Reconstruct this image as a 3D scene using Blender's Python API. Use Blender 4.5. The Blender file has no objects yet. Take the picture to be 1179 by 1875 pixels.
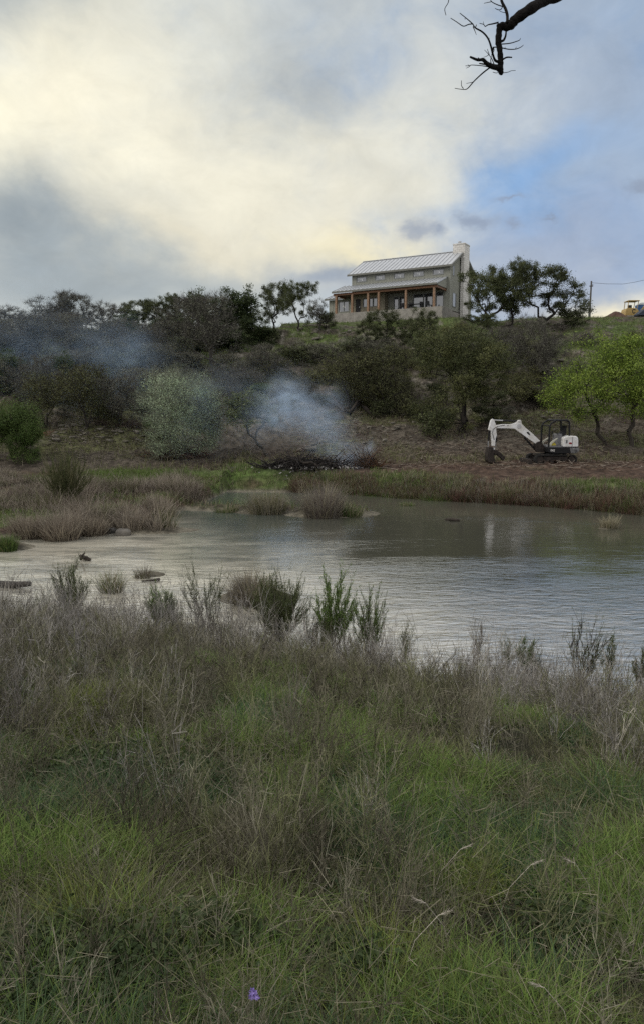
import bpy, math, random
import numpy as np
from mathutils import Vector, Matrix

R = math.radians
C = bpy.context.scene.collection
SC = bpy.context.scene
rng = np.random.default_rng(7)
random.seed(7)

# ------------------------------------------------------------------ camera
F, CX, CY, EYE = 1350.0, 589.5, 937.5, 4.1
PITCH = math.atan(185.5 / F)
cam_d = bpy.data.cameras.new('camera')
cam = bpy.data.objects.new('camera', cam_d); C.objects.link(cam)
cam.location = (0, 0, EYE)
cam.rotation_euler = (math.pi / 2 - PITCH, 0, 0)
cam_d.sensor_fit = 'HORIZONTAL'; cam_d.sensor_width = 36.0
cam_d.lens = 36.0 * F / 1179.0
cam_d.clip_start = 0.05; cam_d.clip_end = 5000
SC.camera = cam

# ------------------------------------------------------------------ render settings / exposure
SC.render.engine = 'CYCLES'
SC.view_settings.view_transform = 'Standard'
SC.view_settings.look = 'None'
SC.view_settings.exposure = 0.0
SC.view_settings.gamma = 1.0
SC.cycles.max_bounces = 5
SC.cycles.diffuse_bounces = 2
SC.cycles.glossy_bounces = 3
SC.cycles.transmission_bounces = 2
SC.cycles.volume_bounces = 1
SC.cycles.transparent_max_bounces = 6
SC.cycles.use_denoising = False
SC.cycles.denoiser = 'OPENIMAGEDENOISE'
SC.cycles.denoising_input_passes = 'RGB_ALBEDO_NORMAL'
SC.cycles.denoising_prefilter = 'ACCURATE'
SC.cycles.caustics_reflective = False
SC.cycles.caustics_refractive = False


def lin(c):
    return tuple(((v / 255) / 12.92 if v <= 10 else (((v / 255) + .055) / 1.055) ** 2.4) for v in c)


class NT:
    """tiny node helper"""
    def __init__(self, tree): self.t = tree; self.n = tree.nodes; self.l = tree.links
    def new(self, typ, **kw):
        n = self.n.new(typ)
        for k, v in kw.items(): setattr(n, k, v)
        return n
    def put(self, sock, v):
        if isinstance(v, bpy.types.NodeSocket): self.l.new(v, sock)
        elif isinstance(v, (tuple, list)) and sock.type == 'RGBA' and len(v) == 3: sock.default_value = (*v, 1)
        else: sock.default_value = v
    def math(self, op, a, b=0.0, c=None, clamp=False):
        n = self.new('ShaderNodeMath', operation=op, use_clamp=clamp)
        self.put(n.inputs[0], a); self.put(n.inputs[1], b)
        if c is not None: self.put(n.inputs[2], c)
        return n.outputs[0]
    def mix(self, f, a, b, mode='MIX'):
        n = self.new('ShaderNodeMix', data_type='RGBA', blend_type=mode)
        self.put(n.inputs[0], f); self.put(n.inputs[6], a); self.put(n.inputs[7], b)
        return n.outputs[2]
    def noise(self, vec, scale, detail=4, rough=.5, dist=0.0, out=0):
        n = self.new('ShaderNodeTexNoise'); n.inputs['Scale'].default_value = scale
        n.inputs['Detail'].default_value = detail; n.inputs['Roughness'].default_value = rough
        n.inputs['Distortion'].default_value = dist
        if vec is not None: self.l.new(vec, n.inputs['Vector'])
        return n.outputs[out]
    def ramp(self, f, a, b):
        n = self.new('ShaderNodeMapRange', interpolation_type='SMOOTHSTEP'); self.put(n.inputs[0], f)
        n.inputs[1].default_value = a; n.inputs[2].default_value = b
        return n.outputs[0]
    def mapping(self, vec, scale=(1, 1, 1), rot=(0, 0, 0), loc=(0, 0, 0)):
        n = self.new('ShaderNodeMapping'); self.l.new(vec, n.inputs[0])
        n.inputs['Scale'].default_value = scale; n.inputs['Rotation'].default_value = rot; n.inputs['Location'].default_value = loc
        return n.outputs[0]


# ------------------------------------------------------------------ world: sky with clouds, laid out by compass direction
SUN_AZ, SUN_EL = R(-100), R(38)         # veiled sun, off to one side
world = bpy.data.worlds.new('World'); SC.world = world; world.use_nodes = True
def build_sky():
    W = NT(world.node_tree)
    for n in list(W.n): W.n.remove(n)
    out = W.new('ShaderNodeOutputWorld')
    tc = W.new('ShaderNodeTexCoord'); v = tc.outputs['Generated']
    nish = W.new('ShaderNodeTexSky'); nish.sky_type = 'NISHITA'; nish.sun_disc = False
    nish.sun_elevation = SUN_EL; nish.sun_rotation = SUN_AZ
    sx = W.new('ShaderNodeSeparateXYZ'); W.l.new(v, sx.inputs[0])
    az = W.math('MULTIPLY', W.math('ARCTAN2', sx.outputs[0], sx.outputs[1]), 57.2958)
    el = W.math('MULTIPLY', W.math('ARCSINE', sx.outputs[2]), 57.2958)
    mp = W.mapping(v, (1, 1, 1.5))
    n1 = W.new('ShaderNodeSeparateColor'); W.l.new(W.noise(mp, 5.5, 7, .55, .25, 1), n1.inputs[0])
    n2 = W.noise(mp, 9, 8, .6, .4)
    def warped(c, ch, amp): return W.math('MULTIPLY_ADD', W.math('SUBTRACT', n1.outputs[ch], .5), amp, c)
    U = warped(az, 0, 15); V = warped(el, 1, 10)
    U2 = W.math('MULTIPLY_ADD', W.math('SUBTRACT', W.noise(mp, 26, 6, .62), .5), 2.6, az); V2 = W.math('MULTIPLY_ADD', W.math('SUBTRACT', W.noise(mp, 31, 6, .62), .5), 1.8, el)
    nd = W.math('SUBTRACT', n2, .5)
    def blob(a, e, sa, se, rot=0, u=U, vv=V, nk=.5, pw=2.0):
        c, s = math.cos(R(rot)), math.sin(R(rot))
        du = W.math('SUBTRACT', u, a); dv = W.math('SUBTRACT', vv, e)
        p = W.math('MULTIPLY_ADD', du, c / sa, W.math('MULTIPLY', dv, s / sa))
        q = W.math('MULTIPLY_ADD', du, -s / se, W.math('MULTIPLY', dv, c / se))
        r2 = W.math('MULTIPLY_ADD', p, p, W.math('MULTIPLY', q, q))
        if pw != 2.0: r2 = W.math('POWER', r2, pw / 2)
        g = W.math('EXPONENT', W.math('MULTIPLY', r2, -1.0))
        if nk:
            k = W.math('MULTIPLY', W.math('MULTIPLY', g, W.math('SUBTRACT', 1.0, g)), nk * 8)
            g = W.math('MULTIPLY_ADD', nd, k, g, clamp=True)
        return g
    # clear-sky base: the Nishita sky at low strength, steadied towards the blue of the gap
    col = W.mix(.72, W.mix(1.0, nish.outputs[0], (.10, .10, .10), 'MULTIPLY'), lin((128, 168, 216)))
    def lay(c, w, *a, **k):
        nonlocal col
        g = blob(*a, **k)
        col = W.mix(W.math('MULTIPLY', g, w) if w < 1 else g, col, lin(c))
    # thin veils over the blue side
    lay((170, 180, 189), .95, 17, 31, 24, 9.0, 0)
    lay((158, 171, 188), .88, 19, 21, 13, 6, -15)
    lay((160, 176, 196), .8, 21, 16, 9, 3, -10)
    lay((122, 164, 212), .9, 11.5, 15.9, 8.5, 1.9, 14, nk=.3)
    lay((158, 170, 190), .9, 15, 10.5, 16, 3.4, 0)
    lay((168, 175, 186), .9, 17, 7.5, 14, 2.2, 0)
    # the large bank of cloud on the bright side, edge running down towards the house
    lay((206, 209, 204), 1.0, -22, 28, 31, 20, 35, pw=4.0, nk=.4)
    lay((212, 212, 201), 1.0, -12, 12, 18.5, 11, 12, pw=3.2, nk=.5)
    lay((160, 167, 172), .45, -8, 36, 30, 6, 0)
    # its lit flanks
    lay((245, 239, 216), .95, -17.5, 21.5, 8.5, 5.5, 25)
    lay((246, 240, 215), .85, -25, 18, 6, 3.6, 20)
    lay((234, 229, 209), .85, -6, 16.5, 9, 4, -25)
    lay((224, 219, 200), .85, 3, 16, 7, 4.5, 30)
    lay((230, 222, 198), .75, -9, 12.3, 9, 2.3, -10)
    lay((239, 229, 194), .95, 1.6, 11.2, 4.2, 1.7, -12, nk=.7)
    lay((214, 214, 204), .6, 8, 20.5, 7, 4, 40)
    # grey hollows
    lay((166, 171, 172), .65, -1.0, 21.5, 5.2, 3.0, 15)
    lay((182, 187, 187), .5, 1, 26, 9, 2.5, 10)
    lay((150, 159, 164), .9, -25, 28, 9, 3.8, -10)
    lay((138, 150, 159), .9, -21.5, 12.2, 9, 3.2, -16)
    lay((152, 162, 168), .85, -16, 8.5, 16, 3.0, 0)
    lay((146, 157, 172), .9, -0.5, 9.2, 4.2, 1.1, -4)
    lay((176, 182, 190), .7, 4, 7.6, 6, 1.2, 0)
    # small dusky cloudlets over the blue
    for a, e, sa, se in ((6.9, 13.2, .9, .8), (8.3, 13.2, .7, .5), (10.6, 13.6, .8, .45), (11.9, 13.45, 1.0, .4), (13.9, 13.3, .7, .5), (16.4, 13.3, .9, .25), (13.6, 14.8, 1.2, .18), (22.6, 14.9, .8, .35)):
        lay((138, 150, 170), .75, a, e, sa, se, 0, u=U2, vv=V2, nk=1.3)
    # fine billow texture through all the cloud
    tx = W.math('MULTIPLY_ADD', W.math('SUBTRACT', W.noise(mp, 15, 9, .66, .5), .5), .34, W.math('MULTIPLY_ADD', nd, .22, 1.0))
    sc_ = W.new('ShaderNodeVectorMath', operation='SCALE'); W.l.new(col, sc_.inputs[0]); W.l.new(tx, sc_.inputs[3]); col = sc_.outputs[0]
    # brightness low over the ridge
    lay((246, 234, 196), .95, 20.8, 6.0, 4.6, 1.25, 4, u=U2, vv=V2, nk=.4)
    lay((250, 242, 214), .9, 24.5, 6.5, 3.5, 1.5, 4, u=U2, vv=V2, nk=.4)
    # all the rest of the dome: unseen overcast, brightened to lift the dark foreground
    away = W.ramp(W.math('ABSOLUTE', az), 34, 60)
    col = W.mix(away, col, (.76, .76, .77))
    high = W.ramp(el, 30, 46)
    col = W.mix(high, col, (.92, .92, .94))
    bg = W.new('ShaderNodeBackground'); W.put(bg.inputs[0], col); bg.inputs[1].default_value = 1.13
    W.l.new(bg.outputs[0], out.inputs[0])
build_sky()

sun_d = bpy.data.lights.new('sun', 'SUN'); sun_d.energy = 1.3; sun_d.angle = R(35); sun_d.color = (1, .93, .8)
sun = bpy.data.objects.new('sun', sun_d); C.objects.link(sun)
sd = Vector((math.sin(SUN_AZ) * math.cos(SUN_EL), math.cos(SUN_AZ) * math.cos(SUN_EL), math.sin(SUN_EL)))
sun.rotation_euler = sd.to_track_quat('Z', 'Y').to_euler()
sun.location = (0, 0, 60)


# ------------------------------------------------------------------ numeric helpers
def ray(px, py):
    u = (px - CX) / F; v = (py - CY) / F
    cp, sp = math.cos(PITCH), math.sin(PITCH)
    return np.array([u, cp - v * sp, -sp - v * cp])
def at(px, py, Y):
    d = ray(px, py); return np.array([0, 0, EYE]) + d * (Y / d[1])
def hash2(ix, iy, seed):
    h = (ix.astype(np.int64) * 374761393 + iy.astype(np.int64) * 668265263 + seed * 982451653) & 0xffffffff
    h = ((h ^ (h >> 13)) * 1274126177) & 0xffffffff
    return ((h ^ (h >> 16)) & 0xffff) / 65535.0
def vnoise(x, y, seed=0):
    x = np.asarray(x, float); y = np.asarray(y, float)
    ix = np.floor(x); iy = np.floor(y); fx = x - ix; fy = y - iy
    fx = fx * fx * (3 - 2 * fx); fy = fy * fy * (3 - 2 * fy)
    a = hash2(ix, iy, seed); b = hash2(ix + 1, iy, seed); c = hash2(ix, iy + 1, seed); d = hash2(ix + 1, iy + 1, seed)
    return (a * (1 - fx) + b * fx) * (1 - fy) + (c * (1 - fx) + d * fx) * fy
def fbm(x, y, seed=0, o=4):
    s = 0; a = .5; t = 0
    for i in range(o):
        s = s + a * vnoise(x * 2 ** i + 17 * i, y * 2 ** i - 9 * i, seed + i); t += a; a *= .5
    return s / t
def sstep(x, a, b):
    t = np.clip((x - a) / (b - a), 0, 1); return t * t * (3 - 2 * t)

# ------------------------------------------------------------------ terrain
ISLANDS = [(-2.2, 30.4, 1.5, 1.1, .45), (0.35, 29.4, 1.7, 1.1, .45), (-4.2, 30.9, 2.2, .9, .30), (-3.0, 31.2, 3.2, .55, .26), (-1.45, 15.9, .75, .6, .42),
           (-4.3, 18.2, .45, .35, .22), (10.0, 25.6, .5, .4, .17), (-6.0, 25.2, 2.2, 1.0, .24), (-10.1, 21.9, 1.3, .7, .42)]
def edge_near(x): return np.interp(x, [-60, -8, -6, -2, 1, 5, 9, 40], [20, 14.8, 14.0, 12.3, 10.6, 9.2, 8.4, 7])
def edge_far(x): return np.interp(x, [-90, -20, -13, -10.5, -8.9, -8.2, -7.0, -6.2, -5.6, -4.9, -.5, 1, 3, 5.7, 9.5, 12.5, 20, 40, 90],
                                  [28, 24, 23.6, 23.2, 23.2, 23.5, 25.4, 28.6, 30.6, 37.3, 36.8, 36, 34.7, 33.4, 31.4, 29.0, 26, 20, 12])
def plateau(x): return np.interp(x, [-60, -40, -10, 5, 20, 32, 45, 80], [13.2, 13.6, 14.2, 15.2, 15.4, 15.9, 16.2, 16.4])
def crest(x): return np.interp(x, [-60, -40, -10, 5, 20, 40, 80], [88, 90, 94, 99, 100, 104, 104])
HF = np.array([14.3, 95.0]); HD = np.array([math.cos(R(30)), -math.sin(R(30))]); HN = np.array([math.sin(R(30)), math.cos(R(30))])
HZ = EYE + 13.0
def terrain(x, y):
    x = np.asarray(x, float); y = np.asarray(y, float)
    wob = (fbm(x * .7, y * .7, 3) - .5) * 1.4
    en = edge_near(x) + wob * .7; ef = edge_far(x) + wob * .9
    t = np.clip((en - y) / np.maximum(en, .1), -1, 1.6)
    zn = 2.5 * (1 - np.clip(1 - np.maximum(t, 0), 0, 1) ** 1.5) + np.maximum(t - 1, 0) * .8
    zn = np.where(t >= 0, zn, np.maximum(t * en * .14, -.7))
    zn = zn + (fbm(x * 1.1, y * 1.1, 11) - .5) * .22 * sstep(zn, 0.05, .6)
    s = y - ef
    bank = np.where(x < -5.2, .42, .95)
    zt = bank * sstep(s, -.3, 3.0) + .012 * np.maximum(s, 0)
    y0 = np.interp(x, [-60, -20, 0, 10, 60], [43, 43, 46, 46.5, 46])
    q = np.clip((y - y0) / (crest(x) - y0), 0, 1)
    f = q + .035 * np.sin(2 * math.pi * q) * -1
    hz = (plateau(x) - 1.2) * f
    tt = (hz + (fbm(x * .10, y * .10, 21) - .5) * 3.0 + 40) / 1.25
    fr = tt - np.floor(tt)
    hz = hz + ((sstep(fr, .42, .78) - fr) * 1.25) * .62 * sstep(q, .03, .15) * (1 - sstep(q, .88, 1))
    hz = hz + (fbm(x * .25, y * .25, 31) - .5) * 1.1 * sstep(q, 0, .1) * (1 - sstep(q, .9, 1) * .7)
    zf = zt + hz + (fbm(x * .9, y * .9, 41) - .5) * .22 * sstep(s, .5, 3) + (np.abs(fbm(x * 1.4, y * 1.4, 45, 3) - .5) - .12) * .55 * sstep(s, 3, 6) * (1 - sstep(y, 90, 98))
    zf = zf - .02 * np.maximum(y - crest(x) - 6, 0) * sstep(y, 90, 160)
    zf = np.where(s >= 0, zf, np.maximum(s * .14, -.7))
    mid = .5 * (en + ef)
    z = np.where(y < mid, zn, zf)
    for cx, cy, rx, ry, h in ISLANDS:
        g = np.exp(-(((x - cx) / rx) ** 2 + ((y - cy) / ry) ** 2)) * h * (1.0 + .5 * (fbm(x * 3, y * 3, 51) - .5)) - .12
        z = np.where(z < .02, np.maximum(z, np.minimum(g, .26)), z)
    # levelled pad round the house
    u = (x - HF[0]) * HD[0] + (y - HF[1]) * HD[1]; w = (x - HF[0]) * HN[0] + (y - HF[1]) * HN[1]
    pad = sstep(u, -23, -18) * (1 - sstep(u, 2.5, 7)) * sstep(w, -4, -1) * (1 - sstep(w, 16, 24))
    z = z * (1 - pad) + (HZ - 1.62 + (fbm(x * .8, y * .8, 61) - .5) * .25) * pad
    return z
def tz(x, y): return float(terrain(np.array([x]), np.array([y]))[0])
def hit(px, py, lo=1.0, hi=140.0, up=0.0):
    d = ray(px, py)
    ys = np.concatenate([np.arange(lo, 30, .05), np.arange(max(lo, 30), hi, .1)])
    P = np.array([0, 0, EYE])[None] + d[None] * (ys / d[1])[:, None]
    zz = np.maximum(terrain(P[:, 0], P[:, 1]), 0) + up
    i = np.argmax(P[:, 2] <= zz)
    if P[i, 2] > zz[i]: i = len(ys) - 1
    return np.array([P[i, 0], P[i, 1], zz[i] - up])


# ------------------------------------------------------------------ mesh helpers
def mesh_quads(name, V, Q, mat=None, col=None, smooth=False, parent=None, T=None):
    me = bpy.data.meshes.new(name)
    V = np.asarray(V, np.float32); Q = np.asarray(Q, np.int32).reshape(-1, 4)
    T = np.zeros((0, 3), np.int32) if T is None else np.asarray(T, np.int32)
    me.vertices.add(len(V)); me.vertices.foreach_set('co', V.ravel())
    nq, nt = len(Q), len(T)
    me.loops.add(nq * 4 + nt * 3); me.loops.foreach_set('vertex_index', np.concatenate([Q.ravel(), T.ravel()]).astype(np.int32))
    me.polygons.add(nq + nt)
    st = np.concatenate([np.arange(nq) * 4, nq * 4 + np.arange(nt) * 3]).astype(np.int32)
    me.polygons.foreach_set('loop_start', st)
    me.polygons.foreach_set('use_smooth', np.full(nq + nt, smooth, dtype=bool))
    me.update(calc_edges=True)
    if col is not None:
        c = np.ones((len(V), 4), np.float32); c[:, :3] = col
        at_ = me.attributes.new('col', 'FLOAT_COLOR', 'POINT'); at_.data.foreach_set('color', c.ravel())
    if mat: me.materials.append(mat)
    o = bpy.data.objects.new(name, me); C.objects.link(o)
    if parent: o.parent = parent
    return o
def tag(o, label=None, cat=None, group=None, kind=None):
    if label: o['label'] = label
    if cat: o['category'] = cat
    if group: o['group'] = group
    if kind: o['kind'] = kind
    return o
def empty(name, loc=(0, 0, 0), rz=0.0):
    e = bpy.data.objects.new(name, None); C.objects.link(e); e.location = loc; e.rotation_euler = (0, 0, rz); e.empty_display_size = .3
    return e
def copy_tree(o, parent=None):
    c = o.copy(); C.objects.link(c); c.parent = parent
    for ch in list(o.children): copy_tree(ch, c)
    return c

def ribbons(A, B, wa, wb, col, rg):
    """flat tapered strips from A to B (arrays), random facing"""
    A = np.asarray(A); B = np.asarray(B); n = len(A)
    d = B - A; r = rg.normal(size=(n, 3)); r[:, 2] *= .3
    s = np.cross(d, r); s /= np.linalg.norm(s, axis=1, keepdims=True) + 1e-9
    wa = np.broadcast_to(wa, n)[:, None]; wb = np.broadcast_to(wb, n)[:, None]
    V = np.stack([A - s * wa, A + s * wa, B + s * wb, B - s * wb], 1).reshape(-1, 3)
    Q = np.arange(4 * n).reshape(n, 4)
    return V, Q, np.repeat(np.broadcast_to(col, (n, 3)), 4, axis=0)
def blades(P, L, w, col, rg, lean=.35, droop=.35, seg=3, az=None):
    n = len(P); L = np.broadcast_to(L, n); w = np.broadcast_to(w, n)
    a = rg.uniform(0, 2 * math.pi, n) if az is None else az
    h = np.stack([np.cos(a), np.sin(a), np.zeros(n)], 1)
    b = a + rg.uniform(.6, 2.5, n); s = np.stack([np.cos(b), np.sin(b), np.zeros(n)], 1)
    le = np.abs(rg.normal(0, lean, n)); dr = np.abs(rg.normal(0, droop, n))
    rows = []
    for k in range(seg + 1):
        t = k / seg
        p = P + h * (L * (le * t + dr * t * t))[:, None]
        p = p + np.stack([np.zeros(n), np.zeros(n), L * (t - .35 * dr * t * t - .12 * le * t)], 1)
        ww = (w * (1 - .9 * t ** 1.6))[:, None]
        rows.append(p - s * ww); rows.append(p + s * ww)
    V = np.stack(rows, 1).reshape(-1, 3); m = 2 * (seg + 1)
    q = np.array([[2 * k, 2 * k + 1, 2 * k + 3, 2 * k + 2] for k in range(seg)])
    Q = (np.arange(n)[:, None, None] * m + q[None]).reshape(-1, 4)
    return V, Q, np.repeat(np.broadcast_to(col, (n, 3)), m, axis=0)
def frusta(A, B, ra, rb, n=5):
    A = np.asarray(A, float); B = np.asarray(B, float); N = len(A)
    d = B - A; L = np.linalg.norm(d, axis=1, keepdims=True) + 1e-9; d = d / L
    ref = np.where(np.abs(d[:, 2:3]) < .9, np.array([[0, 0, 1.]]), np.array([[1., 0, 0]]))
    u = np.cross(d, ref); u /= np.linalg.norm(u, axis=1, keepdims=True); v = np.cross(d, u)
    an = np.arange(n) * 2 * math.pi / n
    ring = u[:, None] * np.cos(an)[None, :, None] + v[:, None] * np.sin(an)[None, :, None]
    ra = np.broadcast_to(ra, N)[:, None, None]; rb = np.broadcast_to(rb, N)[:, None, None]
    V = np.concatenate([A[:, None] + ring * ra, B[:, None] + ring * rb], 1).reshape(-1, 3)
    k = np.arange(n); q = np.stack([k, (k + 1) % n, n + (k + 1) % n, n + k], 1)
    Q = (np.arange(N)[:, None, None] * 2 * n + q[None]).reshape(-1, 4)
    return V, Q
def join(parts):
    V, Q, K = [], [], []; o = 0
    for p in parts:
        V.append(p[0]); Q.append(p[1] + o); o += len(p[0])
        if len(p) > 2: K.append(p[2])
    return np.concatenate(V), np.concatenate(Q), (np.concatenate(K) if K else None)
def tube(pts, rad, n=8):
    """continuous tube through points"""
    pts = np.asarray(pts, float); m = len(pts); rad = np.broadcast_to(rad, m)
    tg = np.gradient(pts, axis=0); tg /= np.linalg.norm(tg, axis=1, keepdims=True) + 1e-9
    u = np.cross(tg[0], [0, 0, 1.] if abs(tg[0][2]) < .9 else [1., 0, 0]); u /= np.linalg.norm(u)
    V = []
    an = np.arange(n) * 2 * math.pi / n
    for i in range(m):
        u = u - tg[i] * np.dot(u, tg[i]); u /= np.linalg.norm(u) + 1e-9; v = np.cross(tg[i], u)
        V.append(pts[i] + rad[i] * (np.cos(an)[:, None] * u + np.sin(an)[:, None] * v))
    V = np.concatenate(V); Q = []
    for i in range(m - 1):
        for k in range(n): Q.append((i * n + k, i * n + (k + 1) % n, (i + 1) * n + (k + 1) % n, (i + 1) * n + k))
    ca, cb = len(V), len(V) + 1
    V = np.concatenate([V, pts[:1], pts[-1:]])
    for k in range(0, n, 1):
        Q.append((k, ca, ca, (k + 1) % n)) if False else None
    Qc = [( (k + 1) % n, k, ca, ca) for k in range(n)]
    return V, np.array(Q)

class MB:
    """mesh builder for hard objects: boxes, prisms, tubes"""
    def __init__(self): self.v = []; self.f = []
    def add(self, V, Fc):
        o = len(self.v); self.v += [tuple(map(float, p)) for p in V]; self.f += [tuple(int(i) + o for i in f) for f in Fc]; return self
    def box(self, x0, x1, y0, y1, z0, z1):
        V = [(x, y, z) for x in (x0, x1) for y in (y0, y1) for z in (z0, z1)]
        return self.add(V, [(0, 1, 3, 2), (4, 6, 7, 5), (0, 4, 5, 1), (2, 3, 7, 6), (0, 2, 6, 4), (1, 5, 7, 3)])
    def prism(self, poly, d0, d1, axis='y'):
        """polygon in the other two axes, extruded along axis; poly points are (a,b)"""
        n = len(poly); V = []
        for d in (d0, d1):
            for a, b in poly: V.append({'y': (a, d, b), 'x': (d, a, b), 'z': (a, b, d)}[axis])
        Fc = [tuple(range(n)), tuple(range(2 * n - 1, n - 1, -1))] + [(i, n + i, n + (i + 1) % n, (i + 1) % n) for i in range(n)]
        return self.add(V, Fc)
    def tube(self, pts, r, n=8):
        V, Q = tube(pts, r, n); m = len(pts)
        Fc = [tuple(q) for q in Q] + [tuple(range(n - 1, -1, -1)), tuple(range((m - 1) * n, m * n))]
        return self.add(V[:-2], Fc)
    def disc(self, c, r, h, axis='y', n=20):
        d = {'x': (1, 0, 0), 'y': (0, 1, 0), 'z': (0, 0, 1)}[axis]; c = np.array(c, float); d = np.array(d, float)
        return self.tube([c - d * h / 2, c + d * h / 2], r, n)
    def build(self, name, mat, parent=None, bevel=0.0, smooth=False):
        me = bpy.data.meshes.new(name); me.from_pydata(self.v, [], self.f); me.update()
        o = bpy.data.objects.new(name, me); C.objects.link(o); me.materials.append(mat)
        import bmesh
        bm = bmesh.new(); bm.from_mesh(me); bmesh.ops.recalc_face_normals(bm, faces=bm.faces); bm.to_mesh(me); bm.free()
        if parent: o.parent = parent
        if bevel:
            m = o.modifiers.new('bevel', 'BEVEL'); m.width = bevel; m.segments = 2; m.limit_method = 'ANGLE'; m.angle_limit = R(35)
        if smooth:
            for p in me.polygons: p.use_smooth = True
        return o


# ------------------------------------------------------------------ materials
def mat(name, base=(.5, .5, .5), rough=.7, metal=0.0, var=.15, scale=6.0, bump=0.0, bscale=30.0, spec=.3, base2=None):
    m = bpy.data.materials.new(name); m.use_nodes = True; T = NT(m.node_tree)
    b = T.n['Principled BSDF']
    tc = T.new('ShaderNodeTexCoord')
    n = T.noise(tc.outputs['Object'], scale, 6, .6)
    b2 = base2 if base2 else tuple(min(1, c * (1 + var)) for c in base)
    b1 = base if base2 else tuple(c * (1 - var) for c in base)
    T.put(b.inputs['Base Color'], T.mix(T.ramp(n, .3, .7), b1, b2))
    b.inputs['Roughness'].default_value = rough; b.inputs['Metallic'].default_value = metal
    b.inputs['Specular IOR Level'].default_value = spec
    if bump:
        bp = T.new('ShaderNodeBump'); bp.inputs['Strength'].default_value = bump; bp.inputs['Distance'].default_value = .03
        T.l.new(T.noise(tc.outputs['Object'], bscale, 4, .6), bp.inputs['Height']); T.l.new(bp.outputs[0], b.inputs['Normal'])
    return m
def mat_attr(name, transl=.25, rough=.75, objvar=0.0, spec=.12):
    m = bpy.data.materials.new(name); m.use_nodes = True; T = NT(m.node_tree)
    b = T.n['Principled BSDF']; out = T.n['Material Output']
    a = T.new('ShaderNodeAttribute', attribute_name='col'); c = a.outputs[0]
    if objvar:
        oi = T.new('ShaderNodeObjectInfo')
        mr = T.new('ShaderNodeMapRange'); T.l.new(oi.outputs['Random'], mr.inputs[0]); mr.inputs[3].default_value = 1 - objvar; mr.inputs[4].default_value = 1 + objvar
        sc = T.new('ShaderNodeVectorMath', operation='SCALE'); T.l.new(c, sc.inputs[0]); T.l.new(mr.outputs[0], sc.inputs[3]); c = sc.outputs[0]
    T.put(b.inputs['Base Color'], c); b.inputs['Roughness'].default_value = rough; b.inputs['Specular IOR Level'].default_value = spec
    if transl:
        t = T.new('ShaderNodeBsdfTranslucent'); T.put(t.inputs[0], c)
        mx = T.new('ShaderNodeMixShader'); mx.inputs[0].default_value = transl
        T.l.new(b.outputs[0], mx.inputs[1]); T.l.new(t.outputs[0], mx.inputs[2]); T.l.new(mx.outputs[0], out.inputs[0])
    return m
M_LEAF = mat_attr('leaf', .25, .65, .14, .2)
M_GRASS = mat_attr('grass_blade', .3, .6, 0, .2)
M_TWIG = mat_attr('dry_stalk', .05, .85, 0)
M_BARK = mat('bark', (.045, .038, .032), .9, var=.45, scale=5, bump=.6, bscale=14, spec=.1)
M_BARK_G = mat('grey_bark', (.085, .078, .068), .9, var=.4, scale=6, bump=.5, bscale=14, spec=.1)

# ------------------------------------------------------------------ ground
def ground_colour(x, y, z, slope):
    n1 = fbm(x * .35, y * .35, 101); n2 = fbm(x * 1.6, y * 1.6, 111); n3 = fbm(x * .12, y * .12, 121)
    col = np.zeros(x.shape + (3,))
    soil = np.array([.060, .052, .036]); col[:] = soil
    far = y > .5 * (edge_near(x) + edge_far(x))
    # near bank: dark olive litter
    near_c = np.array([.030, .029, .017]) * (.7 + .6 * n2)[..., None]
    col = np.where(far[..., None], col, near_c)
    s = y - edge_far(x)
    terr = far & (s > 0)
    green = np.array([.085, .125, .035]); olive = np.array([.10, .104, .050]); dirt = np.array([.074, .050, .037]); grey = np.array([.088, .076, .060]); pale = np.array([.22, .20, .17])
    hill = sstep(y, 43, 50)
    g = sstep(n1 + (n3 - .5) * .8 + .05 * np.sin(x), .44, .60)[..., None]
    hc = grey * (1 - g) + olive * g
    up = sstep(y, 62, 85)[..., None] * sstep(n1, .35, .6)[..., None] * .75
    hc = hc * (1 - up) + green * up * .95
    rock = (sstep(slope, .55, .95) * sstep(n2, .5, .66))[..., None]
    hc = hc * (1 - rock * .75) + pale * rock * .75 * (.6 + .5 * n2)[..., None]
    tc = dirt * (.65 + .7 * n2)[..., None]
    gl = sstep(n1, .50, .64)[..., None] * .5
    tc = tc * (1 - gl) + np.array([.075, .066, .040]) * gl
    gs = np.clip((1 - sstep(s, 2.0, 5.0)) * sstep(n1, .38, .55) * .8 + (1 - sstep(np.abs(x + 10.5), 1.5, 4.5)) * (1 - sstep(np.abs(y - 38), 3, 6)) * .9
                 + (1 - sstep(np.abs(x + 5.5), 1.5, 3.5)) * (1 - sstep(np.abs(y - 41.5), 1.5, 3.5)) * .8, 0, 1)[..., None]
    tc = tc * (1 - gs) + green * gs * (.7 + .6 * n2)[..., None]
    leftgrey = (1 - sstep(x, -9, -4))[..., None] * sstep(y, 40, 44)[..., None] * .8
    tc = tc * (1 - leftgrey) + grey * .95 * leftgrey * (.6 + .8 * n2)[..., None]
    c2 = tc * (1 - hill[..., None]) + hc * hill[..., None]
    burn = np.exp(-(((x + .6) / 2.8) ** 2 + ((y - 40.3) / 1.6) ** 2))[..., None]
    c2 = c2 * (1 - burn * .9) + np.array([.022, .021, .022]) * burn * .9
    col = np.where(terr[..., None], c2, col)
    bed = np.array([.165, .15, .115]) * (.75 + .5 * n2)[..., None]
    wet = (1 - sstep(z, .02, .17))[..., None]
    farbank = (terr & (x > 2))[..., None]
    col = np.where(farbank, col * (1 - wet * .6) + np.array([.03, .025, .018]) * wet * .6, col * (1 - wet) + bed * wet)
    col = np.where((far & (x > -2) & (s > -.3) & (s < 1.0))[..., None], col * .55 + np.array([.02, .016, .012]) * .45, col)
    return col
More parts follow.
